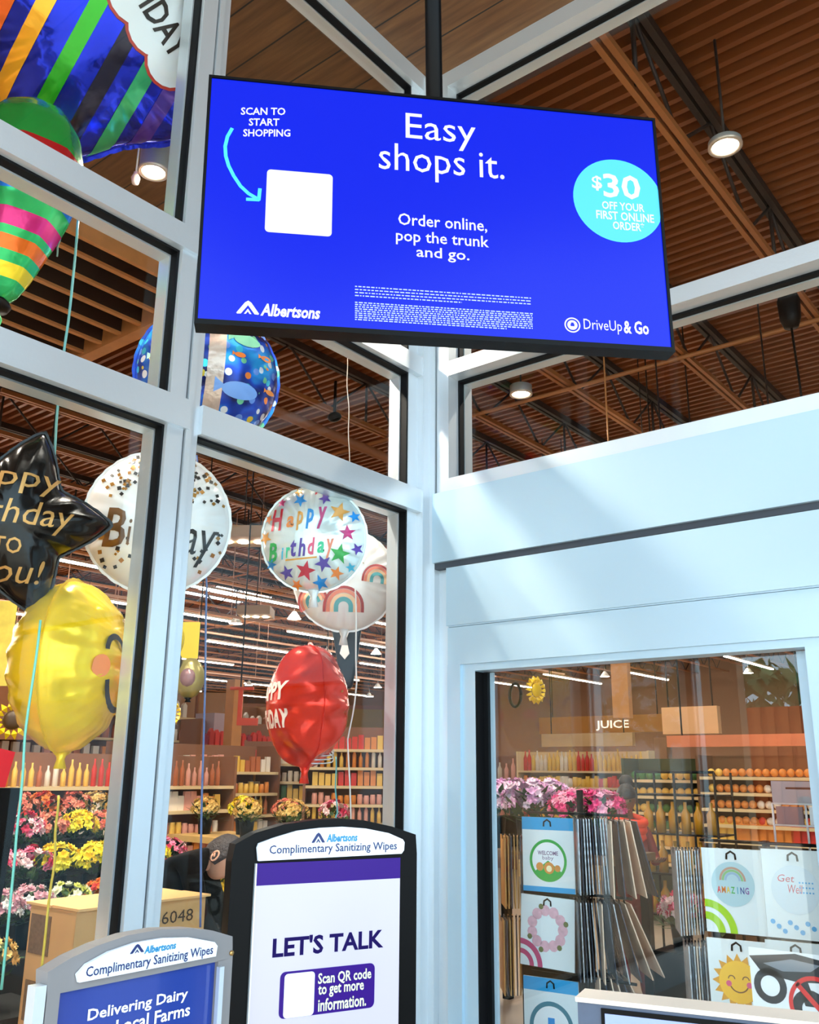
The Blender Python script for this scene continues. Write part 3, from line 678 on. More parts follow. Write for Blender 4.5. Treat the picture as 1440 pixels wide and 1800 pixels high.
# yellow smiling balloon seen from the side
e, s = place_balloon('foil_balloon', 125, 1166, -.5, 'large yellow smiling face balloon turned towards the post', turn=1.22, tilt=0)
R = 134*s; YF = foil('yellow_foil', (246, 206, 24), .35, .22, .12, 7)
RfY = lambda th: R*(1+.06*max(0, -math.sin(th))**3)
dp, Rf = disc_balloon(R, R*.66, .045, 30, 5, RfY)
mb = balloon_mesh(dp, RfY)
for v in mb.bm.verts: v.co.y += .006*math.sin(v.co.z*60)*(1 if v.co.y > 0 else -1)*min(1, abs(v.co.y)/.1)
mb.build('envelope', YF, e); neck(e, R*1.05, YF, l=.07)
art(e, 'face_print', BLKP, [arc_band(-.32*R, .12*R, .13*R, .2*R), arc_band(.32*R, .12*R, .13*R, .2*R), arc_band(0, -.12*R, .40*R, .47*R, 0, PI*1.08, PI*1.92)], dp, .006)
art(e, 'cheek_print', mat('coral_print', (244, 140, 80), .4), [([(-.55*R+.13*R*math.cos(t*PI/8), -.08*R+.13*R*math.sin(t*PI/8)) for t in range(16)], [tuple(range(16))]), ([(.55*R+.13*R*math.cos(t*PI/8), -.08*R+.13*R*math.sin(t*PI/8)) for t in range(16)], [tuple(range(16))])], dp, .006)

# rainbow balloon behind the star balloon
e, s = place_balloon('foil_balloon', 607, 1020, -.62, 'white balloon printed with pastel rainbows behind the star balloon', tilt=.5)
R = 88*s; dp, Rf = disc_balloon(R, R*.45, .05, 24, 9); balloon_mesh(dp, Rf).build('envelope', WF, e); neck(e, R, WF)
bows = [(-.02, -.55, .40, 0), (.62, -.0, .30, -.1), (-.62, -.45, .30, .5), (-.1, -.98*0+.1, .25, .1)]
for nm, c_, k0, k1 in (('rainbow_outer_print', (176, 66, 66), .86, 1), ('rainbow_coral_print', (232, 140, 116), .66, .84), ('rainbow_cream_print', (246, 210, 170), .48, .64), ('rainbow_teal_print', (92, 176, 186), .25, .46)):
    art(e, nm, mat(nm, c_, .5), [arc_band(x*R, z*R, r*R*k0, r*R*k1, ro, leg=.25*r*R) for x, z, r, ro in bows], dp)
art(e, 'spot_print', GOLDP, [star_poly(.28*R, .35*R, .1*R, .3), star_poly(-.3*R, -.2*R, .1*R)], dp)

# star balloon
e, s = place_balloon('foil_balloon', 553, 948, -.28, 'round Happy Birthday balloon covered in coloured stars', tilt=.7, turn=-.12)
R = 91*s; dp, Rf = disc_balloon(R, R*.46, .06, 24, 12)
balloon_mesh(dp, Rf).build('envelope', mat('pearl_foil', (224, 238, 240), .2, .35, .15, 12), e); neck(e, R, WF)
def tx(ch, x, z, h=.3, wd=.16, sh=.3, rot=.08): return text_geo(ch, (x-wd/2)*R, (x+wd/2)*R, (z-h/2)*R, (z+h/2)*R, .03, sh, rot)
LC = {'red': (200, 36, 56), 'orange': (238, 140, 50), 'amber': (226, 160, 60), 'blue': (20, 140, 220), 'magenta': (190, 50, 120), 'green': (40, 170, 70), 'purple': (84, 60, 160), 'pink': (226, 90, 130), 'mint': (60, 200, 150), 'coral': (236, 140, 110), 'cyan': (50, 180, 220)}
words = [('H', -.68, .34, .42, .26, 'red'), ('a', -.42, .3, .22, .15, 'orange'), ('p', -.24, .32, .36, .15, 'amber'), ('p', -.05, .36, .38, .17, 'blue'), ('y', .18, .38, .42, .22, 'magenta'),
         ('B', -.76, -.28, .36, .2, 'green'), ('i', -.56, -.3, .22, .06, 'cyan'), ('r', -.45, -.28, .2, .1, 'mint'), ('t', -.34, -.2, .32, .12, 'purple'), ('h', -.19, -.18, .34, .15, 'purple'), ('d', -.0, -.16, .32, .15, 'pink'), ('a', .17, -.18, .22, .14, 'mint'), ('y', .34, -.2, .36, .18, 'coral')]
by = {}
for ch, x, z, h, wd, c_ in words: by.setdefault(c_, []).append(tx(ch, x, z, h, wd))
st = [(-.25, .72, .14, 'blue'), (.22, .76, .13, 'purple'), (.08, .93, .12, 'red'), (.5, .5, .2, 'amber'), (.66, .1, .16, 'magenta'), (.52, -.3, .2, 'green'), (.22, -.48, .17, 'purple'), (-.12, -.62, .2, 'red'), (-.48, -.66, .15, 'purple'), (.46, -.66, .14, 'orange'), (.16, -.84, .16, 'blue'), (-.8, -.5, .12, 'blue'), (-.92, 0, .14, 'amber'), (-.86, .36, .1, 'orange'), (-.62, .68, .1, 'magenta'), (.78, .42, .12, 'blue'), (.84, -.2, .12, 'purple'), (-.3, -.88, .12, 'orange'), (.72, -.55, .1, 'cyan'), (-.3, .9, .1, 'amber')]
for x, z, r, c_ in st: by.setdefault(c_, []).append(star_poly(x*R, z*R, r*R, x*2))
by['amber'].append(([(-.5*R, -.44*R), (.1*R, -.38*R), (.1*R, -.35*R), (-.5*R, -.41*R)], [(0, 1, 2, 3)]))
for c_, sh in by.items(): art(e, c_+'_print', mat('print_'+c_, LC[c_], .4, .1), sh, dp)

# red balloon seen edge on
e, s = place_balloon('foil_balloon', 540, 1240, -.4, 'red crinkled birthday balloon turned nearly side on above the black station', turn=-1.3, tilt=0)
R = 101*s; RF = foil('red_foil', (232, 50, 26), .45, .2, .3, 9); RfR = lambda th: R*(1+.03*math.cos(8*th))
dp, Rf = disc_balloon(R, R*.66, .2, 9, 21, RfR)
balloon_mesh(dp, RfR).build('envelope', RF, e); neck(e, R, RF)
art(e, 'white_number_print', mat('cream_print', (244, 226, 214), .4), [text_geo('HAPPY', -.6*R, .6*R, .05*R, .35*R, .04), text_geo('BIRTHDAY', -.65*R, .65*R, -.4*R, -.1*R, .04)], dp, .006)
mb = MB()
for i in range(3): mb.tube([(.3*R*math.cos(t/6*PI)+.0, R*.62*.9*math.sin(t/12*PI)+.01, -.95*R+i*.06*R+.3*R*(t/12)**2) for t in range(0, 10)], .004, 5)
mb.build('silver_seam', ALU, e)
mb = MB()
for i in range(26):
    a = r4.uniform(.2, 2.9); q = R*r4.uniform(.5, .9); P_, F_ = star_poly(q*math.cos(a), q*math.sin(a), .03*R); A_, B_ = drape(P_, F_, dp, .005)
    mb.faces([(p_[0], -p_[1], p_[2]) for p_ in A_], B_)
mb.build('dot_print', GOLDP, e)

# deep blue ocean balloon
e, s = place_balloon('foil_balloon', 366, 664, -.62, 'deep blue sea life balloon with a silver band below the screen', turn=.15, tilt=.5)
R = 120*s; dp, Rf = disc_balloon(R, R*.72, .05, 26, 31)
balloon_mesh(dp, Rf).build('envelope', ocean_mat(), e)
xs_ = [(-.13*R, -.97*R), (.1*R, -.97*R), (.1*R, .97*R), (-.13*R, .97*R)]
art(e, 'silver_band', foil('rosy_silver_foil', (205, 180, 165), .6, .3, .5, 12), [(xs_, [(0, 1, 2, 3)])], dp, .004)
FISH = [(.35, -.22, .26, (120, 165, 235)), (.4, .5, .2, (130, 200, 160)), (.7, .3, .09, (236, 130, 60)), (.82, -.15, .08, (240, 140, 60)), (.3, .25, .08, (240, 120, 30)), (-.7, .1, .13, (120, 205, 180))]
for i, (x, z, r, c_) in enumerate(FISH):
    body = [((x+r*math.cos(t*PI/10))*R, (z+r*.45*math.sin(t*PI/10)-.1*r)*R) for t in range(20)]; tail = [((x-r*.8)*R, z*R), ((x-r*1.4)*R, (z+r*.4)*R), ((x-r*1.4)*R, (z-r*.4)*R)]
    art(e, 'fish_print', mat('fish_print_%d' % i, c_, .4), [(body, [tuple(range(20))]), (tail, [(0, 1, 2)])], dp, .005)

# black star balloon at the left edge
e, s = place_balloon('foil_balloon', 16, 918, -.5, 'black star balloon with gold handwriting cut by the left edge', tilt=.5, roll=0)
R = 158*s
def RfS(th):
    a = (th-.09) % (2*PI/5); a = min(a, 2*PI/5-a); return R*(.60+.40*max(0, 1-a/(PI/5))**1.5)
dp, Rf = disc_balloon(R*.75, R*.34, .06, 20, 41, RfS)
BF = foil('black_foil', (14, 14, 15), .4, .18, .2, 8)
balloon_mesh(dp, RfS, 160).build('envelope', BF, e)
art(e, 'gold_lettering', mat('gold_ink', (196, 148, 84), .35, .4), [text_geo('happy', -.55*R, .45*R, .26*R, .56*R, 0, .1), text_geo('Birthday', -.6*R, .60*R, -.12*R, .2*R, 0, .2), text_geo('TO', -.12*R, .14*R, -.34*R, -.18*R, .01), text_geo('you!', -.28*R, .38*R, -.70*R, -.38*R, 0, .2)], dp)

# striped birthday cake balloon, upper left
e, s = place_balloon('foil_balloon', 166, 60, -.62, 'huge striped cake balloon with a white Birthday banner at upper left', tilt=.9, roll=.36)
R = 202*s; RfC = lambda th: R*(.88+.1*math.cos(4*th))
dp, Rf = disc_balloon(R*.9, R*.42, .05, 22, 51, RfC)
balloon_mesh(dp, RfC, 140, 22).build('envelope', foil('royal_blue_foil', (22, 44, 190), .75, .14, .35, 6), e)
stripes = [(-.78, (236, 96, 34)), (-.56, (240, 110, 40)), (-.34, (250, 176, 40)), (-.06, (40, 160, 30)), (.2, (10, 12, 40)), (.42, (46, 160, 104)), (.62, (70, 40, 140))]
def clip_strip(x0, x1, z0, z1, n=14):
    P = []
    for i in range(n+1):
        t = i/n; z = z0+(z1-z0)*t
        for x in (x0, x1):
            zz = z; r = math.hypot(x, zz); lim = RfC(math.atan2(zz, x))*.985
            if r > lim: k__ = lim/r; P.append((x*k__, zz*k__))
            else: P.append((x, zz))
    return P, [(2*i, 2*i+1, 2*i+3, 2*i+2) for i in range(n)]
for i, (x, c_) in enumerate(stripes):
    art(e, 'stripe_print', foil('stripe_foil_%d' % i, c_, .4, .2, .3, 8), [clip_strip((x-.055)*R, (x+.055)*R, -.9*R, .25*R)], dp, .004)
def blob(cx, cz, r, n=18): return [(cx+r*math.cos(t*2*PI/n), cz+r*math.sin(t*2*PI/n)) for t in range(n)], [tuple(range(n))]
bl_ = [(-.06, .46, .2), (.12, .36, .19), (.32, .25, .18), (.52, .12, .16), (.15, .55, .22), (.42, .42, .2), (.64, .22, .13)]
art(e, 'banner_border', mat('red_border', (170, 40, 24), .4), [blob(x*R, z*R, (r+.022)*R) for x, z, r in bl_], dp, .006)
art(e, 'banner_print', mat('banner_white', (220, 226, 230), .4), [blob(x*R, z*R, r*R) for x, z, r in bl_], dp, .009)
art(e, 'banner_lettering', BLKP, [text_geo('BIRTHDAY', -.24*R, .60*R, .31*R, .50*R, .02, 0, -.42)], dp, .012)
art(e, 'candle_print', foil('candle_red', (226, 80, 40), .3, .25, .2, 8), [clip_strip(-.95*R, -.84*R, -.3*R, .3*R)], dp, .004)

# green banded balloon shaped like a hot-air balloon, crossing the high transom
p = onX(38, 300, -.6); s = (CAM-p).length/F
e = tag(empty('foil_balloon', M=Matrix.Translation(p) @ Matrix.Rotation(YAW-.5, 4, 'Z') @ Matrix.Rotation(.13, 4, 'Y')), 'green banded hot-air-balloon shaped balloon with coloured bands and tassels at left', 'balloon')
zt, zb = 150*s, -240*s; prof_px = [(0, 112), (30, 108), (60, 94), (82, 68), (95, 30), (100, -10), (99, -45), (92, -80), (80, -115), (66, -150), (52, -185), (38, -208), (28, -214)]
GB = [foil('band_%d' % i, c_, .4, .2, .3, 9) for i, c_ in enumerate([(30, 150, 60), (190, 24, 30), (24, 120, 220), (40, 180, 100), (214, 40, 130), (236, 110, 30), (246, 210, 40), (16, 120, 90)])]
bands = [(112, 18, 0), (18, -26, 1), (-26, -72, 2), (-72, -97, 3), (-97, -122, 4), (-122, -134, 3), (-134, -154, 5), (-154, -170, 3), (-170, -190, 6), (-190, -214, 3)]
def prof_r(z):
    for (a, za), (b, zb_) in zip(prof_px, prof_px[1:]):
        if zb_ <= z <= za: return a+(b-a)*(za-z)/(za-zb_+1e-9)
    return 28
names = ['crown_band', 'red_band', 'blue_band', 'green_band', 'pink_band', 'green_band', 'orange_band', 'green_band', 'yellow_band', 'green_band']
for (za, zb_, ci), nm in zip(bands, names):
    mb = MB(); vs = []; fs = []; nz, na = max(2, int((za-zb_)/8)), 40
    for i in range(nz+1):
        z = za+(zb_-za)*i/nz; rr_ = prof_r(z)
        for k_ in range(na):
            a = 2*PI*k_/na; pl = 1-.05*abs(math.sin(a*4))
            vs.append((rr_*s*pl*math.cos(a), rr_*s*.8*pl*math.sin(a), z*s))
    fs = [(i*na+k_, i*na+(k_+1) % na, (i+1)*na+(k_+1) % na, (i+1)*na+k_) for i in range(nz) for k_ in range(na)]
    mb.faces(vs, fs, True); mb.build(nm, GB[ci], e)
P_, F_ = star_poly(-28*s, 50*s, 30*s, 0, .6, 9); mb = MB(); mb.faces([(x, -.8*prof_r(z/s)*s*math.sqrt(max(.05, 1-(x/(prof_r(z/s)*s))**2))-.012, z) for x, z in P_], F_); mb.build('sunburst_print', GB[1], e)
P_, F_ = blob(-28*s, 50*s, 12*s); mb = MB(); mb.faces([(x, -.8*prof_r(z/s)*s*math.sqrt(max(.05, 1-(x/(prof_r(z/s)*s))**2))-.02, z) for x, z in P_], F_); mb.build('sunburst_centre', GB[6], e)
MB().lathe([(26*s, -214*s), (30*s, -220*s), (26*s, -228*s), (0, -228*s)]).build('neck_band', BLACK, e)
for i, (dx, c_) in enumerate(((-14, (214, 40, 130)), (-4, (236, 80, 60)), (5, (250, 150, 60)), (15, (190, 220, 50)), (22, (60, 180, 100)), (-22, (160, 60, 200)))):
    MB().tube([(dx*.6*s, 0, -224*s), (dx*1.2*s, .01, -248*s), (dx*1.1*s, -.01, -290*s)], [.01, .014, .012], 6).build('tassel', mat('tassel_%d' % i, c_, .5), e)

# small far balloons, sunflowers and novelty shapes
def sunflower_balloon(px, py, d, r_px, lab, face=True, turn=0):
    p = pt(px, py, d); v = CAM-p; e = tag(empty('flower_balloon', p, math.atan2(v.y, v.x)+PI/2+turn), lab, 'balloon'); s = d/F; R = r_px*s
    mb = MB()
    for i in range(14):
        a = i*2*PI/14; t = Vector((math.cos(a), 0, math.sin(a))); n_ = Vector((-math.sin(a), 0, math.cos(a)))
        c = t*R*.72; mb.faces([c-t*R*.25, c+n_*R*.15-Vector((0, .03, 0)), c+t*R*.32, c-n_*R*.15-Vector((0, .03, 0)), c+Vector((0, .04, 0))], [(0, 1, 2, 3), (0, 4, 1), (1, 4, 2), (2, 4, 3), (3, 4, 0)])
    mb.build('petals', foil('petal_yellow', (246, 208, 20), .15, .3, .1), e)
    MB().ball((0, -.01, 0), R*.5, 14, 8, (1, .35, 1)).build('centre', foil('centre_'+('brown' if face else 'yellow'), (70, 48, 20) if face else (240, 200, 24), .1, .4, .2), e); return e
sunflower_balloon(22, 1266, 8, 30, 'sunflower balloon with dark centre below the yellow face balloon')
sunflower_balloon(300, 1254, 8, 22, 'plain yellow sunflower balloon just right of the post', False, .7)
sunflower_balloon(942, 1213, 9, 24, 'yellow flower balloon with black writing behind the door glass', False, .8)
p = pt(906, 1222, 9); e = tag(empty('hoop_ornament', p, YAW-.8), 'dark hoop hanging beside the yellow flower balloon behind the door', 'ornament')
MB().tube([(.07*math.cos(t*PI/8), 0, .11*math.sin(t*PI/8)) for t in range(17)], .016, 6).build('ring', BLACK, e)
for (px, py, rx, rz, c_, lab) in ((310, 1125, 14, 26, (214, 196, 40), 'small lemon yellow balloon at the right of the post'), (333, 1192, 26, 34, (150, 140, 80), 'olive round balloon with mauve centre right of the post'), (300, 1165, 20, 22, (60, 52, 44), 'dark brown balloon squeezed between yellow and olive ones')):
    p = pt(px, py, 8.4); s = 8.4/F; e = tag(empty('small_balloon', p, YAW), lab, 'balloon')
    MB().ball((0, 0, 0), 1, 18, 12, (rx*s, rx*s*.6, rz*s)).build('envelope', foil('small_foil_%d' % px, c_, .3, .3, .2), e)
    if px == 333: MB().ball((0, -rx*s*.4, 0), 1, 14, 8, (rx*s*.55, rx*s*.3, rz*s*.5)).build('centre', foil('mauve_foil', (150, 116, 120), .3, .3), e)
    neck(e, rz*s, BLACK, l=.03)
p = pt(332, 1112, 8.8); e = tag(empty('banner', p, YAW), 'bright yellow hanging card beside the post', 'banner'); MB().box(-.1, .1, 0, .01, -.24, .1).build('card', mat('banner_yellow', (246, 222, 60), .5), e)
p = pt(5, 1130, 8.5); e = tag(empty('banner', p, YAW), 'yellow patterned hanging banner at the left edge', 'banner'); MB().box(-.2, .08, 0, .01, -.36, .36).build('cloth', mat('banner_amber', (250, 206, 90), .6, var=.5, vscale=9), e)
# black tuxedo like balloon below the rainbow one
p = pt(607, 1150, 6.6); s = 6.6/F; e = tag(empty('suit_balloon', p, YAW), 'small dark balloon with a white tie shape under the rainbow balloon', 'balloon')
mb = MB(); mb.prism([(-26*s, 50*s), (-8*s, 40*s), (8*s, 40*s), (28*s, 50*s), (22*s, -10*s), (14*s, -58*s), (2*s, -62*s), (-12*s, -20*s)], -.03, .03); o = mb.build('envelope', mat('suit_blue_black', (22, 34, 48), .4), e)
bv = o.modifiers.new('b', 'BEVEL'); bv.width = .02; bv.segments = 3
mb = MB(); mb.prism([(-10*s, 42*s), (8*s, 42*s), (2*s, 26*s), (8*s, 0), (0, -10*s), (-9*s, 0), (-3*s, 26*s)], -.045, -.031); mb.build('tie_print', mat('pale_tie', (225, 228, 232), .4), e)

# ---------------------------------------------------------------- ribbons
def ribbon(pts, c, lab, wd=.016, amp=.008):
    P = []; n_ = 24
    for i in range(n_+1):
        t = i/n_*(len(pts)-1); j = min(int(t), len(pts)-2); q = pts[j].lerp(pts[j+1], t-j); P.append(q+Vector((math.sin(i*.7)*amp*.4, math.cos(i*.5)*amp*.4, 0)))
    mb = MB(); mb.tube(P, wd/2, 4); tag(mb.build('ribbon', mat('ribbon_%d_%d_%d' % c, c, .35)), lab, 'ribbon')
ribbon([onX(137, 375, -.45), onX(122, 560, -.45), onX(100, 720, -.45), onX(84, 940, -.45), onX(68, 1060, -.45), onX(45, 1270, -.45)], (110, 170, 170), 'long teal ribbon falling past the striped and black balloons', .014)
ribbon([onX(70, 1090, -.16), onX(48, 1275, -.16), onX(36, 1385, -.16), onX(28, 1500, -.16), onX(2, 1740, -.16)], (120, 206, 190), 'mint ribbon crossing the yellow face balloon down to the left edge', .012)
ribbon([onX(112, 372, -.5), onX(104, 420, -.5), onX(100, 450, -.5)], (90, 130, 120), 'short curled ribbon end beside the banded balloon', .01)
ribbon([onX(345, 800, -.5), onX(365, 1030, -.5), onX(358, 1250, -.5), onX(354, 1500, -.5), onX(352, 1630, -.5)], (96, 120, 176), 'slate blue ribbon right of the post down to the box', .014)
ribbon([onX(610, 620, -.3), onX(615, 830, -.3)], (190, 175, 160), 'pale ribbon hanging in the upper corner window', .008)
ribbon([onX(624, 1035, -.25), onX(628, 1200, -.25), onX(612, 1300, -.25), onX(617, 1440, -.25)], (222, 216, 210), 'cream ribbon dropping from the rainbow balloon', .012)
ribbon([onX(102, 1398, -.9), onX(98, 1480, -.9), onX(90, 1560, -.9), onX(72, 1710, -.9)], (226, 204, 70), 'yellow ribbon lying over the cardboard box', .014)
ribbon([onX(590, 1330, -.6), onX(592, 1430, -.6), onX(590, 1445, -.6)], (90, 170, 180), 'short teal ribbon below the red balloon', .012)

# ---------------------------------------------------------------- boxes, buckets and the flower stand behind the left glass
bx = tag(empty('cardboard_box', (-1.25, -1.655, .30)), 'long open cardboard box behind the left glass', 'box')
mb = MB(); mb.box(0, .41, 0, .78, 0, .64); mb.build('carton', KRAFT, bx)
mb = MB(); mb.box(-.03, .20, -.01, .79, .641, .652); mb.box(.21, .44, -.01, .79, .644, .655); mb.build('top_flap', mat('kraft_light', (232, 184, 122), .8), bx)
mb = MB(); mb.box(.02, .20, -.004, -.001, .42, .60); mb.box(.03, .33, -.004, -.001, .12, .3); mb.build('printed_label', mat('brown_print', (120, 92, 66), .9, var=.5, vscale=60), bx)
mb = MB()
vs, fs = text_geo('40000-6048', .2, .7, .53, .59); mb.faces([(.4125, a, b) for a, b in vs], fs); mb.build('box_lettering', INK, bx)
MB().box(-1.35, -.8, -1.75, -.8, 0, .298).build('pallet_crate', TIMB) and None
tag(COL.objects['pallet_crate'], 'wooden crate under the long cardboard box', 'crate')
# stack of pale trays at far left
for i, (z0, z1) in enumerate(((.0, .34), (.345, .60), (.605, .74))):
    mb = MB(); mb.box(-.25-.0, .25, -.35, .35, 0, z1-z0); o = mb.build('carton', KRAFT); o.location = (-1.0+.03*i, -2.62, z0); o.rotation_euler.z = .05*i
    o.name = 'stacked_carton'
    tag(o, ['lowest carton of the stack at the left edge', 'middle carton of the stack at the left edge', 'shallow top carton under the white bucket'][i], 'carton', None)
e = tag(empty('white_bucket', (-1.02, -2.40, .742)), 'white plastic bucket on the cartons at the left edge', 'bucket')
MB().lathe([(0, 0), (.075, 0), (.095, .19), (.1, .19), (.1, .205)], n=24).build('pail', mat('bucket_white', (236, 226, 214), .4), e)
MB().lathe([(.1, .205), (.104, .215), (.104, .235), (0, .24)], n=24).build('lid', mat('bucket_lid', (226, 176, 110), .5), e)
# black and red leaning sign at the left edge
a, b, c, d = [onX(*q, -.42) for q in ((-70, 1385), (37, 1385), (-8, 1640), (-110, 1640))]
e = tag(empty('leaning_sign', (0, 0, 0)), 'black board with a red top leaning at the left edge', 'board')
mb = MB(); mb.faces([Vector((x_, v.y, v.z)) for x_ in (-.42, -.46) for v in (a, b, c, d)], [(0, 1, 2, 3), (7, 6, 5, 4), (0, 4, 5, 1), (1, 5, 6, 2), (2, 6, 7, 3), (3, 7, 4, 0)]); mb.build('board', BLACK, e)
mb = MB(); q4 = [onX(*q, -.415) for q in ((-60, 1300), (27, 1322), (9, 1384), (-80, 1384))]
mb.faces([Vector((x_, v.y, v.z)) for x_ in (-.415, -.46) for v in q4], [(0, 1, 2, 3), (7, 6, 5, 4), (0, 4, 5, 1), (1, 5, 6, 2), (2, 6, 7, 3), (3, 7, 4, 0)]); mb.build('red_panel', mat('signal_red', (226, 12, 30), .5), e)

steps = [(-1.62, .40), (-2.15, .56), (-2.7, .74), (-3.25, .93), (-3.8, 1.06)]
e = tag(empty('flower_stand'), 'black stepped stand carrying the rows of flowers behind the left glass', 'stand')
for x, h in steps: MB().box(x-.26, x+.26, -3.6, -1.35 if h < .5 else .45, 0, h).build('step', mat('stand_black', (20, 20, 20), .6), e)
LEAF = mat('leaf_green', (50, 84, 36), .6, var=.4, vscale=20)
def flower(mb, c, r, nrm, n=6):
    nrm = nrm.normalized(); a = nrm.cross(Vector((.3, .5, .8))).normalized(); b = nrm.cross(a)
    for lay, (k0, lift) in enumerate(((1, .1), (.6, .5))):
        for i in range(n):
            t = i*2*PI/n+lay*.5; d_ = a*math.cos(t)+b*math.sin(t); s_ = a*-math.sin(t)+b*math.cos(t)
            mb.faces([c+nrm*r*lift*.3, c+d_*r*k0*.6+s_*r*.34*k0+nrm*r*lift, c+d_*r*k0+nrm*r*(lift+.15), c+d_*r*k0*.6-s_*r*.34*k0+nrm*r*lift], [(0, 1, 2, 3)])
def bouquet(cols, seed, wrap=None, r=.17, n_=54, fr=.036, h=.3):
    rs = random.Random(seed); e = empty('flower_bouquet')
    MB().lathe([(0, 0), (.075, 0), (.095, .2), (.088, .2), (.07, .02)], n=16).build('vase', wrap or BLACK, e)
    mb = MB()
    for i in range(60):
        a = rs.uniform(0, 2*PI); q = rs.uniform(.2, 1)*r; z = rs.uniform(.16, h+.06); c = Vector((q*math.cos(a), q*math.sin(a), z)); d_ = Vector((math.cos(a), math.sin(a), rs.uniform(-.2, 1))).normalized(); s_ = d_.cross(Vector((0, 0, 1))).normalized()*.022
        mb.faces([c, c+d_*.05+s_, c+d_*.12, c+d_*.05-s_], [(0, 1, 2, 3)])
    for i in range(8): a = rs.uniform(0, 6.3); mb.tube([(0, 0, .12), (r*.5*math.cos(a), r*.5*math.sin(a), h)], .004, 4)
    mb.build('leaves', LEAF, e)
    for ci, c_ in enumerate(cols):
        mb = MB()
        for i in range(n_//len(cols)):
            a = rs.uniform(0, 2*PI); zz = rs.uniform(-.15, 1); q = math.sqrt(1-zz*zz) if zz < 1 else 0
            nrm = Vector((q*math.cos(a), q*math.sin(a), zz+.05)); flower(mb, Vector((0, 0, h))+Vector((nrm.x*r, nrm.y*r, nrm.z*r*.8)), fr*rs.uniform(.7, 1.3), nrm)
        mb.build('blooms', mat('petal_%d_%d_%d' % c_, c_, .7, var=.25, vscale=30), e)
    return e
KINDS = [([(236, 130, 160), (200, 40, 80), (246, 205, 205)], 'pink and white'), ([(238, 150, 120), (214, 110, 90)], 'salmon'), ([(250, 200, 20), (246, 224, 60)], 'bright yellow'), ([(240, 236, 226), (206, 150, 160)], 'white and dusty rose'),
         ([(226, 120, 40), (196, 40, 30)], 'orange and red'), ([(200, 206, 90), (240, 240, 200)], 'lime and cream'), ([(246, 214, 232), (226, 170, 214)], 'pale orchid pink'), ([(220, 60, 130), (244, 160, 190)], 'magenta and pink'), ([(232, 200, 120), (214, 170, 90)], 'straw yellow')]
PROTO = [bouquet(c_, 60+i, fr=.054 if i == 2 else .040) for i, (c_, _) in enumerate(KINDS)]
used = set()
def put_bouquet(kind, loc, lab, group=None, sc_=1):
    e = PROTO[kind] if kind not in used else copy_tree(PROTO[kind]); used.add(kind)
    e.location = loc; e.rotation_euler.z = rnd.uniform(0, 6); e.scale = (sc_,)*3; tag(e, lab, 'bouquet', group)
ROWN = ['front', 'second', 'third', 'fourth', 'back']
pat = [[0, 5, 0, 3, 3, 5, 8, 4, 2, 4], [5, 3, 3, 3, 5, 4, 2, 2, 5, 2], [0, 1, 0, 0, 0, 2, 2, 1, 2, 0], [1, 0, 1, 0, 1, 0, 1, 2, 1, 2], [1, 1, 4, 1, 0, 1, 1, 4, 1, 8]]
for i, (x, h) in enumerate(steps):
    for j in range(10):
        k_ = pat[i][j]; y = -1.80+j*.235+rnd.uniform(-.02, .02)
        if i == 0: y -= 1.3
        if i == 0 and y > -1.5: continue
        put_bouquet(k_, (x+rnd.uniform(-.05, .05), y, h+.001), '%s bouquet on the %s row of the stepped flower stand' % (KINDS[k_][1], ROWN[i]), '%s bouquets on the %s row of the stand' % (KINDS[k_][1], ROWN[i]), .78)

# orchid table behind the door glass
def table(x0, x1, y0, y1, h, lab, c_=(110, 84, 60), name='display_table'):
    e = tag(empty(name, (x0, y0, 0)), lab, 'table'); w_, d_ = x1-x0, y1-y0
    MB().box(0, w_, 0, d_, h-.05, h).build('table_top', mat('table_wood_%d' % c_[0], c_, .6, var=.2, vscale=8), e)
    for a in (.03, w_-.09):
        for b in (.03, d_-.09): MB().box(a, a+.06, b, b+.06, 0, h-.05).build('leg', BLACK, e)
    return e
p1 = pt(860, 1400, 6.9); p2 = pt(1065, 1400, 6.9)
table(p1.x-.3, p2.x+.25, 1.35, 2.0, 1.08, 'dark table of orchids behind the door glass')
for i, px in enumerate((866, 898, 930, 962, 1005, 1030, 1058)):
    p = onY(px, 1400, 1.66 + (.12 if i % 2 else -.12)); k_ = 6 if i < 4 else 7
    put_bouquet(k_, (p.x, p.y, 1.081), ('pale pink potted orchid on the table behind the door' if i < 4 else 'magenta and pink flowers on the table behind the door'), 'pale orchids on the table' if i < 4 else 'magenta flowers on the table', 1.05 if i < 4 else .9)
# autumn flowers on low dark stands between the racks
e = tag(empty('low_plinth', (1.05, 1.05, 0)), 'black low plinth behind the first packet rack', 'plinth'); MB().box(-.2, .9, 0, .25, 0, .62).build('body', BLACK, e)
for i in range(4): put_bouquet(4 if i % 2 else 0, (.98+i*.25, 1.18, .621), 'autumn coloured bouquet on the black plinth between the racks', 'autumn bouquets between the racks', .7)
e = tag(empty('low_plinth', (.02, .95, 0)), 'black plinth at the left door jamb carrying red flowers', 'plinth'); MB().box(0, .35, 0, .3, 0, .92).build('body', BLACK, e)
put_bouquet(4, (.12, 1.1, .921), 'red and orange bouquet beside the left door jamb', None, .7)

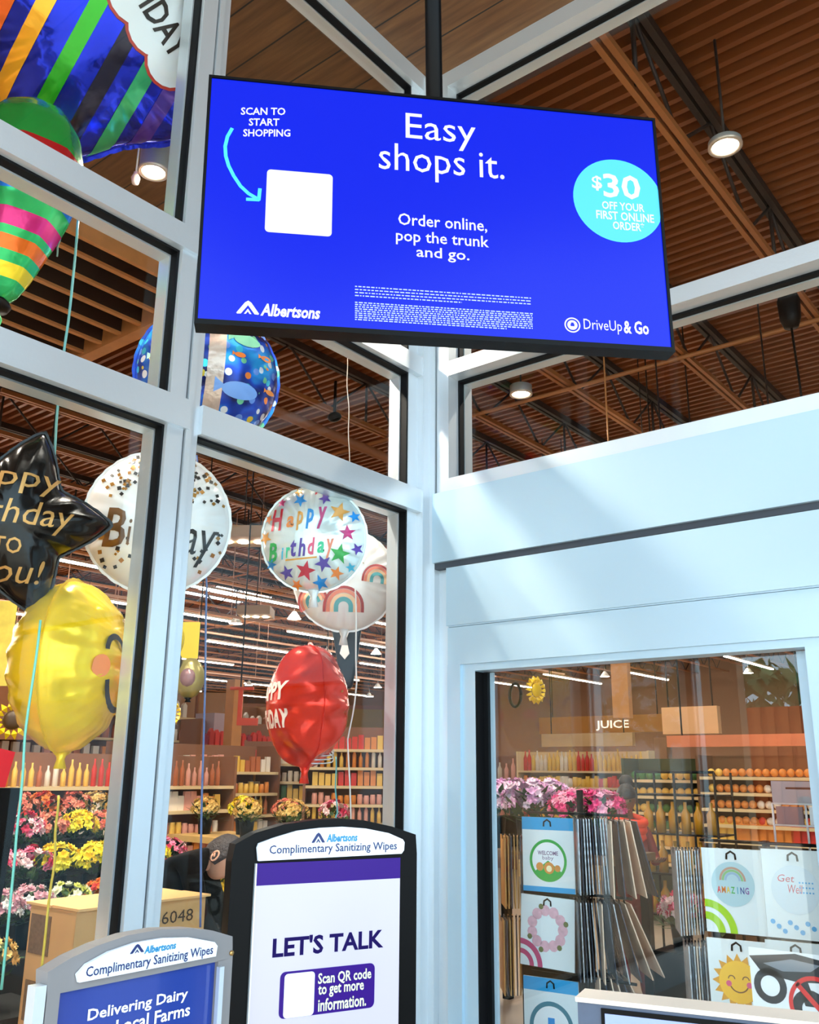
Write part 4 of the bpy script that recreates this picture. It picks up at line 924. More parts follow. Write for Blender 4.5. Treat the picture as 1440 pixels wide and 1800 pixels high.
# ---------------------------------------------------------------- racks of balloon packets behind the door
PKW, PKH = .255, .40
def packet(colr, tone=0):
    e = empty('balloon_packet')
    mb = MB(); mb.box(-PKW/2, PKW/2, -.003, .003, -PKH, 0); mb.build('sleeve', colr, e)
    MB().tube([(-.02, 0, -.02), (0, -.002, .005), (.02, 0, -.02)], .005, 5).build('hang_tab', BLACK, e); return e
SIL = mat('silver_film', (176, 182, 192), .25, .5, .4, 25); CREAM = mat('cream_film', (232, 204, 180), .4, .1, .2, 25); PKW_M = mat('packet_white', (226, 236, 242), .35, 0, .1, 20); OCH = mat('ochre_card', (196, 144, 76), .6); DKB = mat('dark_film', (52, 58, 74), .3, .3, .2, 20)
packs = [packet(m_) for m_ in (SIL, CREAM, DKB, OCH)]
usedp = set()
def edge_stack(px0, px1, py, Y, n_, kinds, lab, group, fan=0, face=0):
    for i in range(n_):
        t = i/(n_-1); px = px0+(px1-px0)*t; p = onY(px, py, Y+.02*i*(1 if n_ > 1 else 0)); k_ = kinds[i % len(kinds)]
        o = packs[k_] if k_ not in usedp else copy_tree(packs[k_]); usedp.add(k_)
        o.location = p; v = CAM-p; o.rotation_euler = (-fan*t, 0, math.atan2(v.y, v.x)+.10-.14*t+face*t); tag(o, lab, 'packet', group)
def rack(x, y, h, lab, arms):
    e = tag(empty('packet_rack', (x, y, 0)), lab, 'rack')
    MB().tube([(0, 0, 0), (0, 0, h)], .02, 8).build('pole', BLACK, e)
    MB().lathe([(0, 0), (.25, 0), (.25, .03), (.03, .05)]).build('base', BLACK, e)
    for z in arms:
        mb = MB(); mb.tube([(-.3, -.1, z), (.35, -.1, z)], .008, 6); mb.tube([(0, 0, z), (0, -.1, z)], .008, 6); mb.build('hook_bar', BLACK, e)
    return e
YR = .55
pA, pB, pC = [onY(1000, y_, YR) for y_ in (1437, 1578, 1722)]
rack(pA.x, YR+.14, pA.z+.15, 'black rack of hanging balloon packets at the left of the door', (pA.z+.02, pB.z+.02, pC.z+.02))
def front_packet(px, py, pyb, wpx, Y, lab, header=None, tilt=0):
    p = onY(px, py, Y); q = onY(px, pyb, Y); s = (p-CAM).length/F; W_ = (onY(px+wpx/2, py, Y).x-onY(px-wpx/2, py, Y).x); H_ = p.z-q.z
    e = tag(empty('balloon_packet', p), lab, 'packet'); e.rotation_euler = (0, tilt, .12)
    MB().box(-W_/2, W_/2, -.004, .004, -H_, 0).build('sleeve', PKW_M, e)
    MB().tube([(-.022, -.006, -.05), (-.02, -.006, -.025), (0, -.006, -.012), (.02, -.006, -.025), (.022, -.006, -.05)], .005, 6).build('hanger_hook', BLACK, e)
    if header: MB().box(-W_/2, W_/2, -.0055, -.0045, -H_*.17, 0).build('header_card', mat('packet_blue', (40, 160, 222), .4), e)
    return e, W_, H_
def flat(e, name, m_, shapes, y=-.006):
    mb = MB()
    for vs, fs in shapes: add_flat(mb, vs, fs, y)
    return mb.build(name, m_, e)
# top: round green design
e, W_, H_ = front_packet(962, 1437, 1568, 84, YR, 'packet with blue header and green ringed round print, top left of the door', True)
R = W_*.36; cz = -H_*.58
flat(e, 'ring_print', mat('print_green', (110, 176, 60), .5), [arc_band(0, cz, R*.86, R, 0, 0, 2*PI, 40)]); flat(e, 'disc_print', WHITE, [blob(0, cz, R*.86, 30)], -.0058)
flat(e, 'grass_print', MATS['print_green'], [arc_band(0, cz, 0.001, R*.86, 0, PI*1.2, PI*1.8)], -.0062)
flat(e, 'animal_print', mat('print_tan', (214, 140, 60), .5), [blob(R*.05, cz-R*.35, R*.28), blob(-R*.45, cz-R*.3, R*.2), blob(R*.5, cz-R*.35, R*.16)], -.0066)
flat(e, 'animal_face_print', mat('print_cream', (250, 236, 190), .5), [blob(R*.05, cz-R*.38, R*.15)], -.007)
flat(e, 'welcome_lettering', mat('print_mauve', (120, 90, 130), .5), [text_geo('WELCOME', -R*.55, R*.55, cz+R*.25, cz+R*.45, .02), text_geo('baby', -R*.3, R*.3, cz-R*.02, cz+R*.22)], -.0066)
flat(e, 'foot_stripe', MATS['packet_blue'], [([(-W_/2, -H_), (W_/2, -H_), (W_/2, -H_*.93), (-W_/2, -H_*.93)], [(0, 1, 2, 3)])])
# middle: floral wreath
e, W_, H_ = front_packet(963, 1576, 1702, 88, YR, 'packet with a pink flower wreath print, middle of the left door rack', tilt=.04)
R = W_*.36; cz = -H_*.45; sh = [blob(R*.8*math.cos(a), cz+R*.8*math.sin(a), R*.26, 10) for a in [t*2*PI/11 for t in range(11)]]
flat(e, 'wreath_print', mat('print_blush', (222, 176, 192), .6, var=.3, vscale=40), sh); flat(e, 'leaf_print', mat('print_olive', (110, 116, 70), .6), [blob(R*1.0*math.cos(a), cz+R*1.0*math.sin(a), R*.13, 8) for a in (.3, 1.9, 3.6, 5.4, 4.4)], -.0065)
flat(e, 'corner_stripe_print', mat('print_rose', (190, 74, 120), .5), [arc_band(-W_/2, -H_, W_*.33, W_*.42, 0, 0, PI/2), arc_band(-W_/2, -H_, W_*.18, W_*.26, 0, 0, PI/2)], -.0062)
# bottom: blue header and teal ring
e, W_, H_ = front_packet(968, 1720, 1860, 90, YR, 'packet with blue header and teal ring print cut by the lower edge', True)
R = W_*.40; cz = -H_*.62
flat(e, 'ring_print', mat('print_teal', (60, 120, 140), .5), [arc_band(0, cz, R*.82, R, 0, 0, 2*PI, 40)]); flat(e, 'disc_print', WHITE, [blob(0, cz, R*.82, 30)], -.0058); flat(e, 'bottle_print', mat('print_blue', (50, 130, 190), .5), [([(-.02, cz-.05), (.02, cz-.05), (.02, cz+.05), (-.02, cz+.05)], [(0, 1, 2, 3)])], -.0065)
edge_stack(1012, 1066, 1438, YR+.03, 11, [0, 2, 0, 0, 0, 2], 'edge-on silver packet in the top fan of the left door rack', 'edge-on packets in the top fan', -.05)
edge_stack(1070, 1108, 1442, YR+.05, 5, [1, 2, 1], 'cream and dark packet turned outward at the right end of the top fan', 'outer packets of the top fan', -.24, .3)
edge_stack(1012, 1056, 1582, YR+.03, 9, [2, 0, 2, 0], 'edge-on dark packet in the middle fan of the left door rack', 'edge-on packets in the middle fan', -.08)
edge_stack(1054, 1098, 1584, YR+.05, 6, [1, 2, 0, 2, 1], 'cream packet swung outward at the right end of the middle fan', 'outer packets of the middle fan', -.42, .3)
edge_stack(1050, 1092, 1712, YR+.05, 6, [1, 2, 1], 'packet in the lowest fan just above the slate kiosk', 'packets in the lowest fan', -.45, .3)
edge_stack(884, 916, 1468, YR+.05, 6, [3, 3, 2], 'ochre edge-on packet left of the green ringed packet', 'ochre packets in the top row')
edge_stack(882, 914, 1612, YR+.05, 6, [3, 2, 3], 'ochre edge-on packet left of the flower wreath packet', 'ochre packets in the middle row')
# right rack
YQ = .42
pA, pB = [onY(1330, y_, YQ) for y_ in (1488, 1650)]
rack(pA.x, YQ+.14, pA.z+.02, 'black rack of hanging balloon packets at the right of the door', (pA.z+.015, pB.z+.01))
e, W_, H_ = front_packet(1284, 1492, 1640, 100, YQ, 'clear packet with a rainbow balloon and coloured capitals')
R = W_*.36; cz = -H_*.42
flat(e, 'balloon_print', mat('print_ice', (176, 208, 220), .5), [blob(0, cz, R, 30)]); 
for nm, c_, a_, b_ in (('rainbow_print_outer', (190, 150, 130), .52, .62), ('rainbow_print_middle', (140, 190, 130), .40, .5), ('rainbow_print_inner', (150, 180, 210), .28, .38)): flat(e, nm, mat(nm, c_, .5), [arc_band(0, cz+R*.15, R*a_, R*b_)], -.0066)
for i, ch in enumerate('AMAZING'): flat(e, 'capital_lettering', mat('cap_%d' % i, [(220, 60, 60), (230, 130, 40), (226, 190, 40), (70, 170, 80), (60, 160, 190), (40, 60, 140), (130, 70, 150)][i], .5), [text_geo(ch, R*(-.75+.215*i+(.07 if ch == 'I' else 0)), R*(-.75+.215*i+(.11 if ch == 'I' else .18)), cz-R*.42, cz-R*.12, .02)], -.0068)
flat(e, 'green_stripe_print', mat('print_lime', (158, 206, 20), .5), [arc_band(-W_/2, -H_, W_*.40, W_*.52, 0, 0, PI/2), arc_band(-W_/2, -H_, W_*.2, W_*.32, 0, 0, PI/2)], -.0062)
e, W_, H_ = front_packet(1392, 1494, 1650, 108, YQ, 'clear packet with a silver balloon and pale letters near the right edge')
R = W_*.38; cz = -H_*.45
flat(e, 'balloon_print', mat('print_pearl', (206, 220, 232), .35, .2), [blob(0, cz, R, 30)]); flat(e, 'script_lettering', mat('print_redpink', (206, 90, 100), .5), [text_geo('Get', -R*.7, -R*.0, cz+R*.3, cz+R*.6, 0, .2), text_geo('Well', -R*.3, R*.3, cz-R*.15, cz+R*.2, 0, .2)], -.0066)
flat(e, 'blue_speck_print', mat('print_sky', (90, 170, 226), .5), [blob(-W_*.4+W_*.09*i, -H_*(.82+.05*(i % 3)), W_*.04, 8) for i in range(8)]+[blob(R*(.2+.13*(i % 5)), cz+R*(.3-.2*(i//5)), R*.04, 6) for i in range(15)], -.0066)
e, W_, H_ = front_packet(1294, 1652, 1800, 100, YQ, 'packet with a smiling yellow sun print at lower right')
R = W_*.34; cz = -H_*.5
flat(e, 'sun_ray_print', mat('print_sunray', (222, 156, 30), .5), [star_poly(0, cz, R*1.32, 0, .74, 16)]); flat(e, 'sun_face_print', mat('print_sun', (250, 196, 40), .5), [blob(0, cz, R*.98, 36)], -.0066)
flat(e, 'smile_print', mat('print_brown', (120, 70, 20), .5), [arc_band(0, cz, R*.44, R*.5, 0, PI*1.15, PI*1.85), arc_band(-R*.35, cz+R*.12, R*.13, R*.18), arc_band(R*.35, cz+R*.12, R*.13, R*.18)], -.007)
flat(e, 'cheek_print', mat('print_pink', (240, 160, 190), .5), [blob(-R*.5, cz-R*.1, R*.14), blob(R*.5, cz-R*.1, R*.14)], -.0069)
flat(e, 'pink_caption_print', mat('print_hotpink', (240, 90, 140), .5), [([(-W_*.42, -H_*.97), (0, -H_*.97), (0, -H_*.93), (-W_*.42, -H_*.93)], [(0, 1, 2, 3)])])
e, W_, H_ = front_packet(1398, 1656, 1790, 104, YQ, 'pale blue packet behind the prohibition notice at lower right')
edge_stack(1184, 1228, 1492, YQ+.05, 9, [0, 0, 1, 0], 'edge-on clear packet beside the rainbow packet', 'edge-on packets beside the rainbow packet')
edge_stack(1206, 1240, 1656, YQ+.05, 7, [0, 2, 0, 1], 'edge-on packet beside the smiling sun packet', 'edge-on packets beside the sun packet')
# notice taped to the inside of the door glass
p = onY(1390, 1725, .12); s = (p-CAM).length/F
e = tag(empty('prohibition_notice', p), 'white notice with a dark wheeled vehicle crossed out in red on the door glass', 'notice')
MB().box(-58*s, 75*s, 0, .002, -110*s, 40*s).build('sheet', WHITE, e)
VEH = mat('vehicle_print', (34, 42, 52), .5)
flat(e, 'vehicle_print', VEH, [([(-58*s, 28*s), (10*s, 38*s), (66*s, 30*s), (60*s, 4*s), (10*s, 0), (-40*s, 6*s)], [(0, 1, 2, 3, 4, 5)]), arc_band(-30*s, -10*s, 14*s, 24*s, 0, 0, 2*PI, 24), arc_band(25*s, -34*s, 12*s, 26*s, 0, 0, 2*PI, 24), ([(8*s, 4*s), (24*s, 4*s), (34*s, -30*s), (18*s, -30*s)], [(0, 1, 2, 3)])], -.001)
flat(e, 'prohibition_print', mat('print_signred', (224, 36, 40), .5), [arc_band(34*s, -28*s, 33*s, 39*s, 0, 0, 2*PI, 40), ([(6*s, -4*s), (11*s, 1*s), (62*s, -52*s), (57*s, -57*s)], [(0, 1, 2, 3)])], -.0018)
flat(e, 'vehicle_seat_print', mat('seat_grey', (130, 138, 150), .5), [([(-38*s, 20*s), (4*s, 30*s), (44*s, 26*s), (30*s, 16*s), (-10*s, 12*s)], [(0, 1, 2, 3, 4)])], -.0014)
# grey brochure frame
p = onY(1410, 1440, .9); s = (p-CAM).length/F
e = tag(empty('brochure_holder', (p.x, p.y, p.z)), 'grey wire brochure holder at the right side of the door', 'brochure holder')
WIRE = mat('white_wire', (226, 220, 222), .4)
MB().box(-42*s, 60*s, .0, .012, 22*s, 56*s).build('sign_panel', mat('grey_panel', (178, 166, 170), .5), e)
flat(e, 'panel_line_print', INK, [([(-20*s, 44*s), (22*s, 44*s), (22*s, 47*s), (-20*s, 47*s)], [(0, 1, 2, 3)])], -.002)
mb = MB()
for z in (22, -10): mb.tube([(-42*s, -.01, z*s), (60*s, -.01, z*s)], .006, 5)
for x in (-42, 8, 58): mb.tube([(x*s, -.01, 22*s), (x*s, -.01, -60*s)], .006, 5)
mb.tube([(8*s, 0, -60*s), (8*s, 0, -p.z)], .015, 6); mb.tube([(-42*s, -.01, -60*s), (58*s, -.01, -60*s)], .006, 5)
mb.build('wire_frame', WIRE, e)
for x, c_ in ((-38, (150, 120, 124)), (12, (236, 236, 240))): MB().box(x*s, (x+40)*s, .0, .02, -9*s, 18*s).build('leaflet', mat('leaflet_%d' % c_[0], c_, .5), e)

# ---------------------------------------------------------------- shelving and groceries
PC = [(214, 60, 50), (240, 196, 90), (236, 224, 206), (190, 110, 70), (70, 120, 60), (226, 140, 60), (150, 40, 60), (60, 80, 130), (236, 170, 150)]
def shape_mesh(kind, ci, m_):
    mb = MB()
    if kind == 0: mb.lathe([(0, 0), (.038, 0), (.038, .17), (.014, .22), (.014, .27), (0, .27)], n=9)
    elif kind == 1: mb.box(-.05, .05, -.03, .03, 0, .2)
    elif kind == 2: mb.lathe([(0, 0), (.05, 0), (.052, .1), (.045, .12), (.045, .14), (0, .14)], n=10)
    elif kind == 5: mb.prism([(-.04, 0), (.04, 0), (.04, .17), (.0, .21), (-.04, .17)], -.035, .035)
    elif kind == 3:
        mb.prism([(-.06, 0), (.06, 0), (.065, .1), (.055, .2), (-.055, .2), (-.065, .1)], -.025, .025)
    else: mb.ball((0, 0, .05), .05, 9, 6)
    return mb.mesh(['glass_bottle', 'grocery_box', 'food_jar', 'snack_bag', 'fresh_fruit', 'drink_carton'][kind], m_)
KN = ['glass_bottle', 'grocery_box', 'food_jar', 'snack_bag', 'fresh_fruit', 'drink_carton']; KC = ['bottle', 'box', 'jar', 'bag', 'fruit', 'carton']
PM = {(k_, c_): shape_mesh(k_, c_, mat('pack_%d' % c_, PC[c_], .45)) for k_ in range(6) for c_ in range(len(PC))}
cnt = [0]
def gondola(x, y, rz, L, H, levels, where, kinds, cols, depth=.4, gap=.11, lit=False, body=(140, 96, 70), sc_=1, toph=None):
    e = tag(empty('grocery_shelf', (x, y, 0), rz), 'shelf unit full of goods %s' % where, 'shelf')
    MB().box(-L/2, L/2, 0, .04, 0, H).build('back_panel', mat('shelf_body_%d' % body[0], body, .7), e)
    mb = MB(); mb.box(-L/2-.03, -L/2, -depth, .04, 0, H); mb.box(L/2, L/2+.03, -depth, .04, 0, H); mb.build('side_panel', MATS['shelf_body_%d' % body[0]], e)
    z0 = max(.66, H-levels*(.34*sc_+.04))
    M = Matrix.Translation((x, y, 0)) @ Matrix.Rotation(rz, 4, 'Z')
    for l in range(levels):
        z = z0+l*(H-.06-z0)/levels
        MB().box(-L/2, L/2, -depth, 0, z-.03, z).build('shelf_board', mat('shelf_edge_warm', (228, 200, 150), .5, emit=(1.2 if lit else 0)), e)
        u = -L/2+.1; k_ = kinds[l % len(kinds)]; c_ = cols[(l*3) % len(cols)]; run = 0
        while u < L/2-.08:
            if run <= 0: c_ = rnd.choice(cols); run = rnd.randint(1, 4)
            o = bpy.data.objects.new(KN[k_], PM[(k_, c_)]); COL.objects.link(o); P = M @ Vector((u, -depth+.08, z+.001)); o.location = P; o.rotation_euler.z = rz; o.scale = (sc_, sc_, sc_*rnd.uniform(1.0, 1.5 if k_ != 4 else 1.05))
            tag(o, 'small %s on the shelf unit %s' % (['bottle', 'packet', 'jar', 'bag', 'fruit', 'carton'][k_], where), KC[k_], '%s goods %s' % (KC[k_], where)); cnt[0] += 1
            u += gap*sc_; run -= 1
    return e
p = pt(110, 1345, 9.2); gondola(p.x, p.y, PI/2, 3.4, 1.74, 4, 'behind the yellow balloon', [1, 2, 3, 0], [8, 2, 0, 5, 3, 1], gap=.125, sc_=.6)
p = pt(60, 1345, 13.5); gondola(p.x, p.y, PI/2, 4.6, 2.75, 6, 'far behind the left window', [5, 3, 2, 1, 2, 5], [8, 2, 5, 3], gap=.16, body=(150, 96, 60), sc_=.9)
p = pt(330, 1345, 10.8); gondola(p.x, p.y, PI/2, 2.0, 1.88, 5, 'right of the post', [2, 1, 0, 2, 1], [8, 5, 2, 3, 1], gap=.13, sc_=.6)
p = pt(310, 1345, 16); gondola(p.x, p.y, PI/2, 3.4, 2.7, 5, 'far behind the blue ribbon', [5, 2, 3, 2, 5], [8, 2, 5, 3, 0], gap=.17, body=(160, 110, 70), sc_=.9)
p = pt(440, 1345, 13.6); gondola(p.x, p.y, PI/2, 2.4, 2.25, 5, 'with red goods behind the person', [5, 2, 1, 0], [0, 6, 2, 0], gap=.11, sc_=.85)
p = pt(540, 1345, 11.8); gondola(p.x, p.y, .85, 1.5, 1.95, 6, 'below the red balloon', [0, 2, 0, 1, 2, 3], [0, 2, 5, 1, 4, 7], gap=.12, sc_=.6)
p = pt(655, 1345, 11); gondola(p.x, p.y, .75, 1.5, 2.1, 7, 'beside the corner post', [1, 2, 0, 2, 1, 0], [0, 5, 2, 8, 4, 1], gap=.12, sc_=.6)
p = pt(600, 1345, 19); gondola(p.x, p.y, .8, 5.5, 2.9, 4, 'far back behind the corner post', [5, 3, 1], [2, 5, 0, 8], gap=.17, sc_=1.2)
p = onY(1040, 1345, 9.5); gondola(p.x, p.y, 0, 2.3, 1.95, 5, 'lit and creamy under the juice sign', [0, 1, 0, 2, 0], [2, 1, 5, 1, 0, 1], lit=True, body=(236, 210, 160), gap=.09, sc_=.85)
p = onY(900, 1345, 10); gondola(p.x, p.y, 0, 1.7, 1.9, 3, 'behind the pale orchids', [1, 2, 0], [2, 8, 7], gap=.14)
p = onY(1230, 1345, 6.2); gondola(p.x, p.y, 0, 1.5, 1.78, 6, 'with green produce in the door', [4, 2, 4, 4, 4, 4], [4, 1, 4, 1], gap=.1, body=(60, 70, 40), sc_=.9)
p = onY(1380, 1345, 5.6); gondola(p.x, p.y, 0, 1.5, 1.8, 7, 'with orange and yellow fruit at the right', [4, 4, 3, 4, 4, 4], [5, 1, 0, 5, 2], gap=.1, body=(110, 76, 46), sc_=.8)
# sign bands above the shelves
def band(px0, px1, py0, py1, Y, c_, lab, nm, text=None, thick=.1):
    a = onY(px0, (py0+py1)/2, Y); b = onY(px1, (py0+py1)/2, Y); c = onY((px0+px1)/2, py0, Y); d = onY((px0+px1)/2, py1, Y)
    e = tag(empty(nm, ((a.x+b.x)/2, Y, d.z)), lab, 'sign'); w_ = b.x-a.x; h = c.z-d.z
    MB().box(-w_/2, w_/2, 0, thick, 0, h).build('board', mat('board_%d_%d' % (c_[0], c_[1]), c_, .6, var=.15, vscale=4), e)
    for x in (-w_*.4, w_*.4): MB().tube([(x, .05, h), (x, .05, 7.4-d.z)], .01, 4).build('hanger', STEELD, e)
    if text:
        q0, q1, z0_, z1_ = text[1:]; A = onY(q0, z0_, Y); B = onY(q1, z1_, Y); C_ = onY((q0+q1)/2, z0_, Y); D_ = onY((q0+q1)/2, z1_, Y)
        mb = MB(); add_flat(mb, *text_geo(text[0], onY(q0, (z0_+z1_)/2, Y).x-(a.x+b.x)/2, onY(q1, (z0_+z1_)/2, Y).x-(a.x+b.x)/2, D_.z-d.z, C_.z-d.z, .02), -.006); mb.build('lettering', mat('sign_cream_glow', (246, 236, 214), .5, emit=.4), e)  # cream letters have a slight glow put into their colour
    return e
band(948, 1180, 1258, 1288, 9.3, (176, 120, 50), 'ochre sign board reading JUICE above the shelves', 'juice_sign', ('JUICE', 1048, 1106, 1266, 1284))
band(952, 1112, 1289, 1312, 9.0, (206, 170, 122), 'plain tan board under the juice sign', 'tan_board')
band(1164, 1262, 1242, 1290, 6.0, (238, 184, 132), 'peach board above the green produce', 'peach_board')
band(1172, 1440, 1291, 1312, 5.5, (222, 130, 90), 'long terracotta fascia above the produce shelves', 'terracotta_fascia')
def band_x(px0, px1, py0, py1, d, c_, lab, nm, text=None):
    p = pt((px0+px1)/2, py1, d); s = d/F; w_ = (px1-px0)*s; h = (py1-py0)*s; e = tag(empty(nm, p, YAW+.2), lab, 'sign')
    MB().box(-w_/2, w_/2, 0, .1, 0, h).build('board', mat('board_%d_%d' % (c_[0], c_[1]), c_, .6, var=.15, vscale=4), e)
    mb = MB(); mb.tube([(0, .05, h), (0, .05, 7.4-p.z)], .01, 4); mb.build('hanger', STEELD, e)
    if text: mb = MB(); add_flat(mb, *text_geo(text[0], (text[1]-.5)*w_, (text[2]-.5)*w_, text[3]*h, text[4]*h, .03), -.006); mb.build('lettering', MATS['sign_cream_glow'], e)
band_x(-60, 110, 1172, 1300, 11.5, (198, 128, 84), 'terracotta board with pale letters at the left edge', 'department_sign', ('SS', .38, .56, .70, .88))
band_x(270, 400, 1225, 1330, 14.5, (170, 120, 76), 'brown timber wall board right of the post', 'timber_board')
band_x(450, 690, 1250, 1330, 18, (150, 116, 50), 'olive brown board behind the red balloon', 'olive_board')
p = pt(420, 1260, 12); s = 12/F
e = tag(empty('red_frame_sign', p, YAW), 'red right-angled frame sign hanging left of the red balloon', 'sign'); REDF = mat('coral_red', (232, 84, 60), .5)
mb = MB(); mb.box(-3*s, 4*s, 0, .05, -5*s, 50*s); mb.box(-18*s, 22*s, 0, .05, 45*s, 50*s); mb.build('frame', REDF, e); MB().box(-3*s, 32*s, -.01, .05, -14*s, -2*s).build('panel', REDF, e)
mb = MB(); mb.tube([(0, .02, 50*s), (0, .02, 6.5-p.z)], .01, 4); mb.build('hanger', STEELD, e)
p = pt(408, 1300, 12.4); e = tag(empty('wood_column', (p.x, p.y, 0)), 'slim pale wooden column behind the flower shelves', 'column'); MB().box(-.08, .08, -.08, .08, 0, 2.75).build('shaft', TIMB, e)
p = pt(378, 1300, 13.2); e = tag(empty('grey_column', (p.x, p.y, 0)), 'broad mauve column behind the blue ribbon', 'column'); MB().box(-.2, .2, -.2, .2, 0, 2.35).build('shaft', mat('mauve_paint', (178, 158, 166), .6), e)
p = onY(1165, 1300, 8.2); e = tag(empty('tapered_post', (p.x, p.y, 0)), 'brown post between the juice shelf and the produce', 'column'); MB().box(-.09, .09, -.09, .09, 0, 2.1).build('shaft', mat('post_brown', (146, 106, 76), .6), e)
# low flower table in front of far shelves and black wire stand in the door
p = pt(470, 1420, 8.4); table(p.x-.9, p.x+.9, p.y-.35, p.y+.35, 1.05, 'pale wooden table behind the bending person', (222, 180, 110))
for i in range(6): put_bouquet([8, 2, 8, 1, 8, 0][i], (p.x-.7+i*.28, p.y-.1+(i % 2)*.2, 1.051), 'bouquet on the pale table behind the bending person', 'bouquets on the pale table', .7)
p = onY(1206, 1450, 3.1)
e = tag(empty('bottle_stand', (p.x, p.y, 0)), 'black wire stand of amber bottles in the middle of the door', 'stand')
for z in (.55, .85, 1.15, 1.45): MB().box(-.33, .33, -.18, .18, z-.012, z).build('tray', BLACK, e)
mb = MB()
for x in (-.33, 0, .33):
    for y in (-.18, .18): mb.tube([(x, y, 0), (x, y, 1.62)], .01, 5)
mb.tube([(-.33, -.18, 1.62), (.33, -.18, 1.62)], .012, 5); mb.build('wire_frame', BLACK, e)
AMB = mat('amber_glass', (196, 140, 40), .2)
am = MB(); am.lathe([(0, 0), (.038, 0), (.038, .15), (.014, .19), (.014, .24), (0, .24)], n=10); am = am.mesh('amber_bottle', AMB)
for z in (.55, .85, 1.15):
    for i in range(6):
        o = bpy.data.objects.new('amber_bottle', am); COL.objects.link(o); o.location = (p.x-.27+i*.105, p.y-.1, z+.001); tag(o, 'amber bottle on the black wire stand behind the door', 'bottle', 'amber bottles on the wire stand')

# ---------------------------------------------------------------- people
def skin_mesh(name, joints, edges, m_, parent=None, sub=2):
    me = bpy.data.meshes.new(name); me.from_pydata([j[0] for j in joints], edges, []); o = bpy.data.objects.new(name, me); COL.objects.link(o)
    sm = o.modifiers.new('s', 'SKIN'); sm.use_smooth_shade = True
    for i, j in enumerate(joints):
        r = j[1] if isinstance(j[1], tuple) else (j[1], j[1]); me.skin_vertices[0].data[i].radius = r
    me.skin_vertices[0].data[0].use_root = True
    sd = o.modifiers.new('d', 'SUBSURF'); sd.levels = sub; sd.render_levels = sub
    me.materials.append(m_)
    if parent: o.parent = parent
    return o
SKIN1 = mat('light_skin', (226, 164, 134), .5); SKIN2 = mat('brown_skin', (120, 76, 56), .5)
def head(parent, c, M3, m_, hair_m, hs=1, cap=None):
    """local head: face towards -Y, crown +Z"""
    M = Matrix.Translation(c) @ M3.to_4x4() @ Matrix.Scale(hs, 4)
    mb = MB(); vs = []; fs = []; n_, rg = 24, 18
    for i in range(rg+1):
        a = PI*i/rg
        for k_ in range(n_):
            b = 2*PI*k_/n_; x, y, z = math.sin(a)*math.cos(b), math.sin(a)*math.sin(b), math.cos(a)
            X, Y, Z = x*.076, y*.095, z*.115
            if z < 0: X *= 1+.35*z; Y = Y*(1+.18*z)-.012*(-z)
            if y < -.6: 
                nz = math.exp(-((z+.05)/.22)**2-(x/.16)**2); Y -= .026*nz
                Y += .010*math.exp(-((z-.14)/.12)**2)*math.exp(-((abs(x)-.42)/.2)**2)
                Y -= .006*math.exp(-((z+.45)/.08)**2-(x/.3)**2)
            vs.append(M @ Vector((X, Y, Z)))
    fs = [(i*n_+k_, i*n_+(k_+1) % n_, (i+1)*n_+(k_+1) % n_, (i+1)*n_+k_) for i in range(rg) for k_ in range(n_)]
    mb.faces(vs, fs, True)
    mb2 = MB()
    for sx in (-1, 1):
        c2 = Vector((sx*.074, .008, -.005)); P = []
        for t in range(13): a = t/12*2*PI; P.append(M @ (c2+Vector((sx*.008, math.cos(a)*.016, math.sin(a)*.028))))
        mb.tube(P, .006*hs, 6); mb.ball(M @ c2, .02*hs, 8, 6, (.5, .8, 1.2))
    o = mb.build('head', m_, parent)
    for sx in (-1, 1): MB().ball(M @ Vector((sx*.03, -.083, .016)), .009*hs, 8, 6).build('eye', mat('eye_dark', (30, 24, 22), .3), parent)
    mb = MB(); mb.tube([M @ Vector((-.022, -.088, -.052)), M @ Vector((0, -.095, -.054)), M @ Vector((.022, -.088, -.052))], .005*hs, 6); mb.build('mouth', mat('lip', (170, 90, 84), .5), parent)
    mb = MB(); vs = []; rg = 12
    for i in range(rg+1):
        a = PI*.60*i/rg
        for k_ in range(n_):
            b = 2*PI*k_/n_; x, y, z = math.sin(a)*math.cos(b), math.sin(a)*math.sin(b), math.cos(a)
            if y < 0 and z < .35: z = .35+(z-.35)*.15 if y < -.3 else z
            r = 1+.03*math.sin(b*9+i)
            vs.append(M @ Vector((x*.086*r, y*.105*r+.004, z*.126*r)))
    mb.faces(vs, [(i*n_+k_, i*n_+(k_+1) % n_, (i+1)*n_+(k_+1) % n_, (i+1)*n_+k_) for i in range(rg) for k_ in range(n_)], True)
    mb.build('hair', hair_m, parent)
    return M
def hand(parent, w_, d_, side, m_):
    """palm with five curled fingers, wrist at w_, pointing along d_"""
    d_ = d_.normalized(); s_ = side.normalized(); n_ = d_.cross(s_)
    J = [(w_, .024), (w_+d_*.04, (.034, .018)), (w_+d_*.085, (.036, .016))]; E = [(0, 1), (1, 2)]
    for i, (o_, L) in enumerate(((-.03, .07), (-.01, .08), (.01, .075), (.03, .06))):
        b = len(J); c = w_+d_*.088+s_*o_
        J += [(c, .009), (c+d_*L*.5+n_*.008, .0085), (c+d_*L*.85+n_*.028, .007)]; E += [(2, b), (b, b+1), (b+1, b+2)]
    b = len(J); J += [(w_+d_*.04+s_*-.035, .011), (w_+d_*.07+s_*-.055+n_*.01, .009), (w_+d_*.095+s_*-.06+n_*.02, .008)]; E += [(1, b), (b, b+1), (b+1, b+2)]
    return skin_mesh('hand', [(tuple(a), r) for a, r in J], E, m_, parent, 1)
